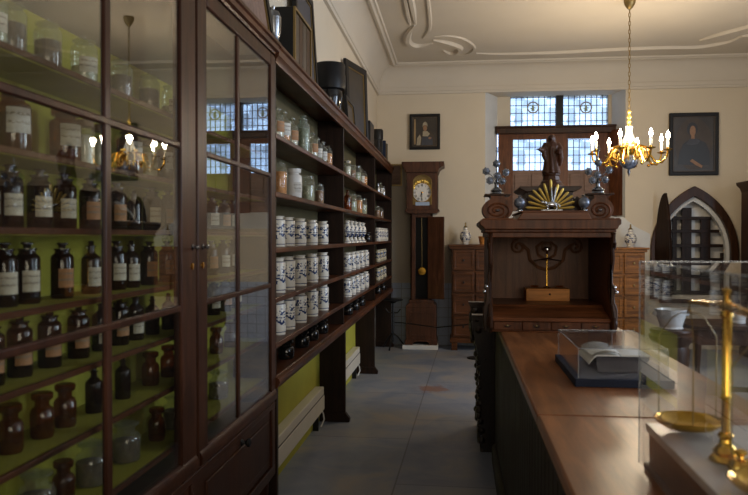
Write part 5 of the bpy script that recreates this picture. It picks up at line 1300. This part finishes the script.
for k in range(8):
    a = math.radians(20+45*k); dx, dy = math.cos(a), math.sin(a)
    def P(r, z): return (hc.x+dx*r, Yh+dy*r, z)
    arm = MB().tube([P(.06, zz(150)), P(.11, zz(146)), P(.17, zz(148)), P(.20, zz(156)), P(.25, zz(163)), P(.31, zz(164)), P(R-.01, zz(158)), P(R, zz(153))], [.010,.011,.011,.011,.011,.011,.010,.009], 8)
    arm.tube([P(.10, zz(156)), P(.14, zz(160)), P(.19, zz(158)), P(.18, zz(153)), P(.14, zz(153))], .008, 6); arm.ball(P(.22, zz(165)), .016, 8)
    arm = arm.build('arm', 'brass', ch)
    MB().lathe([(0,0),(.014,0),(.042,.010),(.046,.016),(.04,.016),(.014,.010),(.014,.03),(.018,.034),(0,.034)], P(R, zz(153)), 16).build('drip_pan', 'brass', arm)
    MB().lathe([(0,.034),(.0125,.034),(.0125,.115),(.009,.12),(0,.12)], P(R, zz(153)), 12).build('candle_sleeve', 'candle', arm)
    bl = MB().lathe([(0,.119),(.010,.124),(.018,.14),(.019,.15),(.013,.17),(.005,.192),(0,.20)], P(R, zz(153)), 12).build('flame_bulb', 'bulb', arm)
    bulbs.append(P(R, zz(153)+.155))

# ================================================================ RIGHT SIDE: mortar on stump, bench, tall cabinet
Ym = 5.6; p = atY(671, 330, Ym); zp = pZ(329, Ym, 671); zt = pZ(309, Ym, 671)
root = thing('mortar_pedestal', (p.x, Ym, 0), 'dark turned wooden pedestal carrying the white mortar, seen through the clear case', 'pedestal')
MB().lathe([(0,0),(.17,0),(.17,.05),(.12,.09),(.10,.14),(.105,.3),(.13,zp-.16),(.12,zp-.12),(.15,zp-.07),(.155,zp-.045),(.14,zp-.03),(.15,zp-.015),(.145,zp),(0,zp)], (p.x,Ym,0), 28).build('turned_body', 'wood', root)
root = thing('white_mortar', (p.x, Ym, zp), 'white stone mortar with lugs on a dark pedestal right of display box', 'mortar')
h_ = zt-zp
MB().lathe([(0,0),(.075,0),(.085,.008),(.078,.02),(.098,h_*.6),(.115,h_*.93),(.118,h_),(.10,h_),(.085,h_*.6),(.05,h_*.25),(0,h_*.22)], (p.x,Ym,zp), 30).build('bowl', 'porcelain', root)
for s in (-1, 1): MB().ball((p.x+s*.11, Ym, zp+h_*.8), .022, 10).build('lug', 'porcelain', root)
# dark table behind
Yt = 6.6; tx0_, tx1_ = pX(692, Yt), pX(790, Yt); tz_ = pZ(326, Yt, 700)
root = thing('side_table', ((tx0_+tx1_)/2, Yt+.3, 0), 'dark wooden side table right of the white mortar, seen through the clear case', 'table')
MB().box(tx0_, tx1_, Yt, Yt+.6, tz_-.04, tz_).build('table_top', 'wood', root, bevel=.006)
MB().box(tx0_+.05, tx1_-.05, Yt+.04, Yt+.56, tz_-.17, tz_-.04).build('apron', 'wood', root, bevel=.004)
for xx in (tx0_+.07, tx1_-.07):
    for yv in (Yt+.07, Yt+.53):
        MB().lathe([(.03,0),(.035,.03),(.02,.06),(.035,.2),(.022,.35),(.035,tz_-.2),(.035,tz_-.04)], (xx,yv,0), 14).build('leg', 'wood', root)
MB().box(tx0_+.07, tx1_-.07, Yt+.28, Yt+.32, .12, .16).build('stretcher', 'wood', root)
xx = pX(742, Yt+.2)
root = thing('white_mortar', (xx, Yt+.25, tz_), 'pale small mortar on the dark side table at the right edge', 'mortar')
MB().lathe([(0,0),(.05,0),(.055,.01),(.05,.02),(.065,.09),(.075,.12),(.065,.12),(.03,.04),(0,.035)], (xx,Yt+.25,tz_), 24).build('bowl', 'porcelain', root)
# tall cupboard at right edge
Yr = 9.4; x0 = pX(741, Yr+.5); zt = pZ(187, Yr, 741)
root = thing('tall_cupboard', (x0+.6, Yr+.5, 0), 'tall dark corniced cupboard cut by the right edge of the photo', 'cupboard')
MB().box(x0, x0+1.2, Yr, Yr+.5, .08, zt).build('carcass', 'wood', root, bevel=.004)
b = MB(); b.prism([(x0, zt-.04), (x0-.02, zt+.01), (x0-.06, zt+.05), (x0-.065, zt+.085), (x0+1.265, zt+.085), (x0+1.26, zt+.05), (x0+1.22, zt+.01), (x0+1.2, zt-.04)], Yr-.06, Yr+.5); b.build('cornice', 'wood', root)
b = MB(); b.box(x0-.015, x0+1.215, Yr-.015, Yr+.5, 0, .10); b.build('plinth', 'wood', root, bevel=.004)
for u0 in (x0+.05, x0+.61):
    d = MB().box(u0, u0+.54, Yr-.018, Yr+.004, .16, zt-.1); d.strip([(u0+.06,.24),(u0+.48,.24),(u0+.48,zt-.18),(u0+.06,zt-.18)], [(u0+.08,.26),(u0+.46,.26),(u0+.46,zt-.2),(u0+.08,zt-.2)], Yr-.026, Yr-.017, closed=True)
    d = d.build('door', 'wood', root, bevel=.004)
    MB().ball((u0+(.5 if u0 < x0+.3 else .04), Yr-.03, 1.1), .014, 10).build('knob', 'brass', d)

# ================================================================ LIGHT, WORLD, CAMERA
w = bpy.data.worlds.new('sky'); bpy.context.scene.world = w; w.use_nodes = True
bg = w.node_tree.nodes['Background']; bg.inputs['Color'].default_value = (.50, .68, 1.0, 1); bg.inputs['Strength'].default_value = WORLD_S
def area(name, loc, rot, sx_, sy_, e, c):
    l = bpy.data.lights.new(name, 'AREA'); l.shape = 'RECTANGLE'; l.size = sx_; l.size_y = sy_; l.energy = e; l.color = c
    o = bpy.data.objects.new(name, l); C.objects.link(o); o.location = loc; o.rotation_euler = rot; return o
for i, (y0, y1) in enumerate(WIN):
    area('daylight_right_window', (XR-.02, (y0+y1)/2, (wza+wzb)/2), (0, PI/2, 0), wzb-wza, y1-y0, DAY_E[i], (.72, .84, 1.0))
area('rear_fill_lamp', (1.6, YR+.02, 2.0), (PI/2, 0, 0), 3.0, 1.3, BACK_E, (1.0, .89, .74))  # added fill lamp behind the camera; the rear wall has no opening
def point(name, loc, e, c, r):
    l = bpy.data.lights.new(name, 'POINT'); l.energy = e; l.color = c; l.shadow_soft_size = r
    o = bpy.data.objects.new(name, l); C.objects.link(o); o.location = loc
for q in bulbs: point('candle_lamp', (q[0], q[1], q[2]+.03), BULB_E, (1, .80, .55), .03)
cam = bpy.data.cameras.new('camera'); co = bpy.data.objects.new('camera', cam); C.objects.link(co)
co.location = EYE; co.rotation_euler = Matrix((RGT, UPV, -FWD)).transposed().to_euler()
cam.sensor_width = 36; cam.lens = 36*F/748; cam.dof.use_dof = True; cam.dof.focus_distance = 6.5; cam.dof.aperture_fstop = 5.6; cam.clip_start = .02; cam.clip_end = 200
scn = bpy.context.scene; scn.camera = co
scn.view_settings.view_transform = 'Standard'; scn.view_settings.look = 'None'; scn.view_settings.exposure = EXPO; scn.view_settings.gamma = 1
scn.cycles.max_bounces = 10; scn.cycles.transparent_max_bounces = 32; scn.cycles.sample_clamp_indirect = 4; scn.cycles.caustics_reflective = False; scn.cycles.caustics_refractive = False
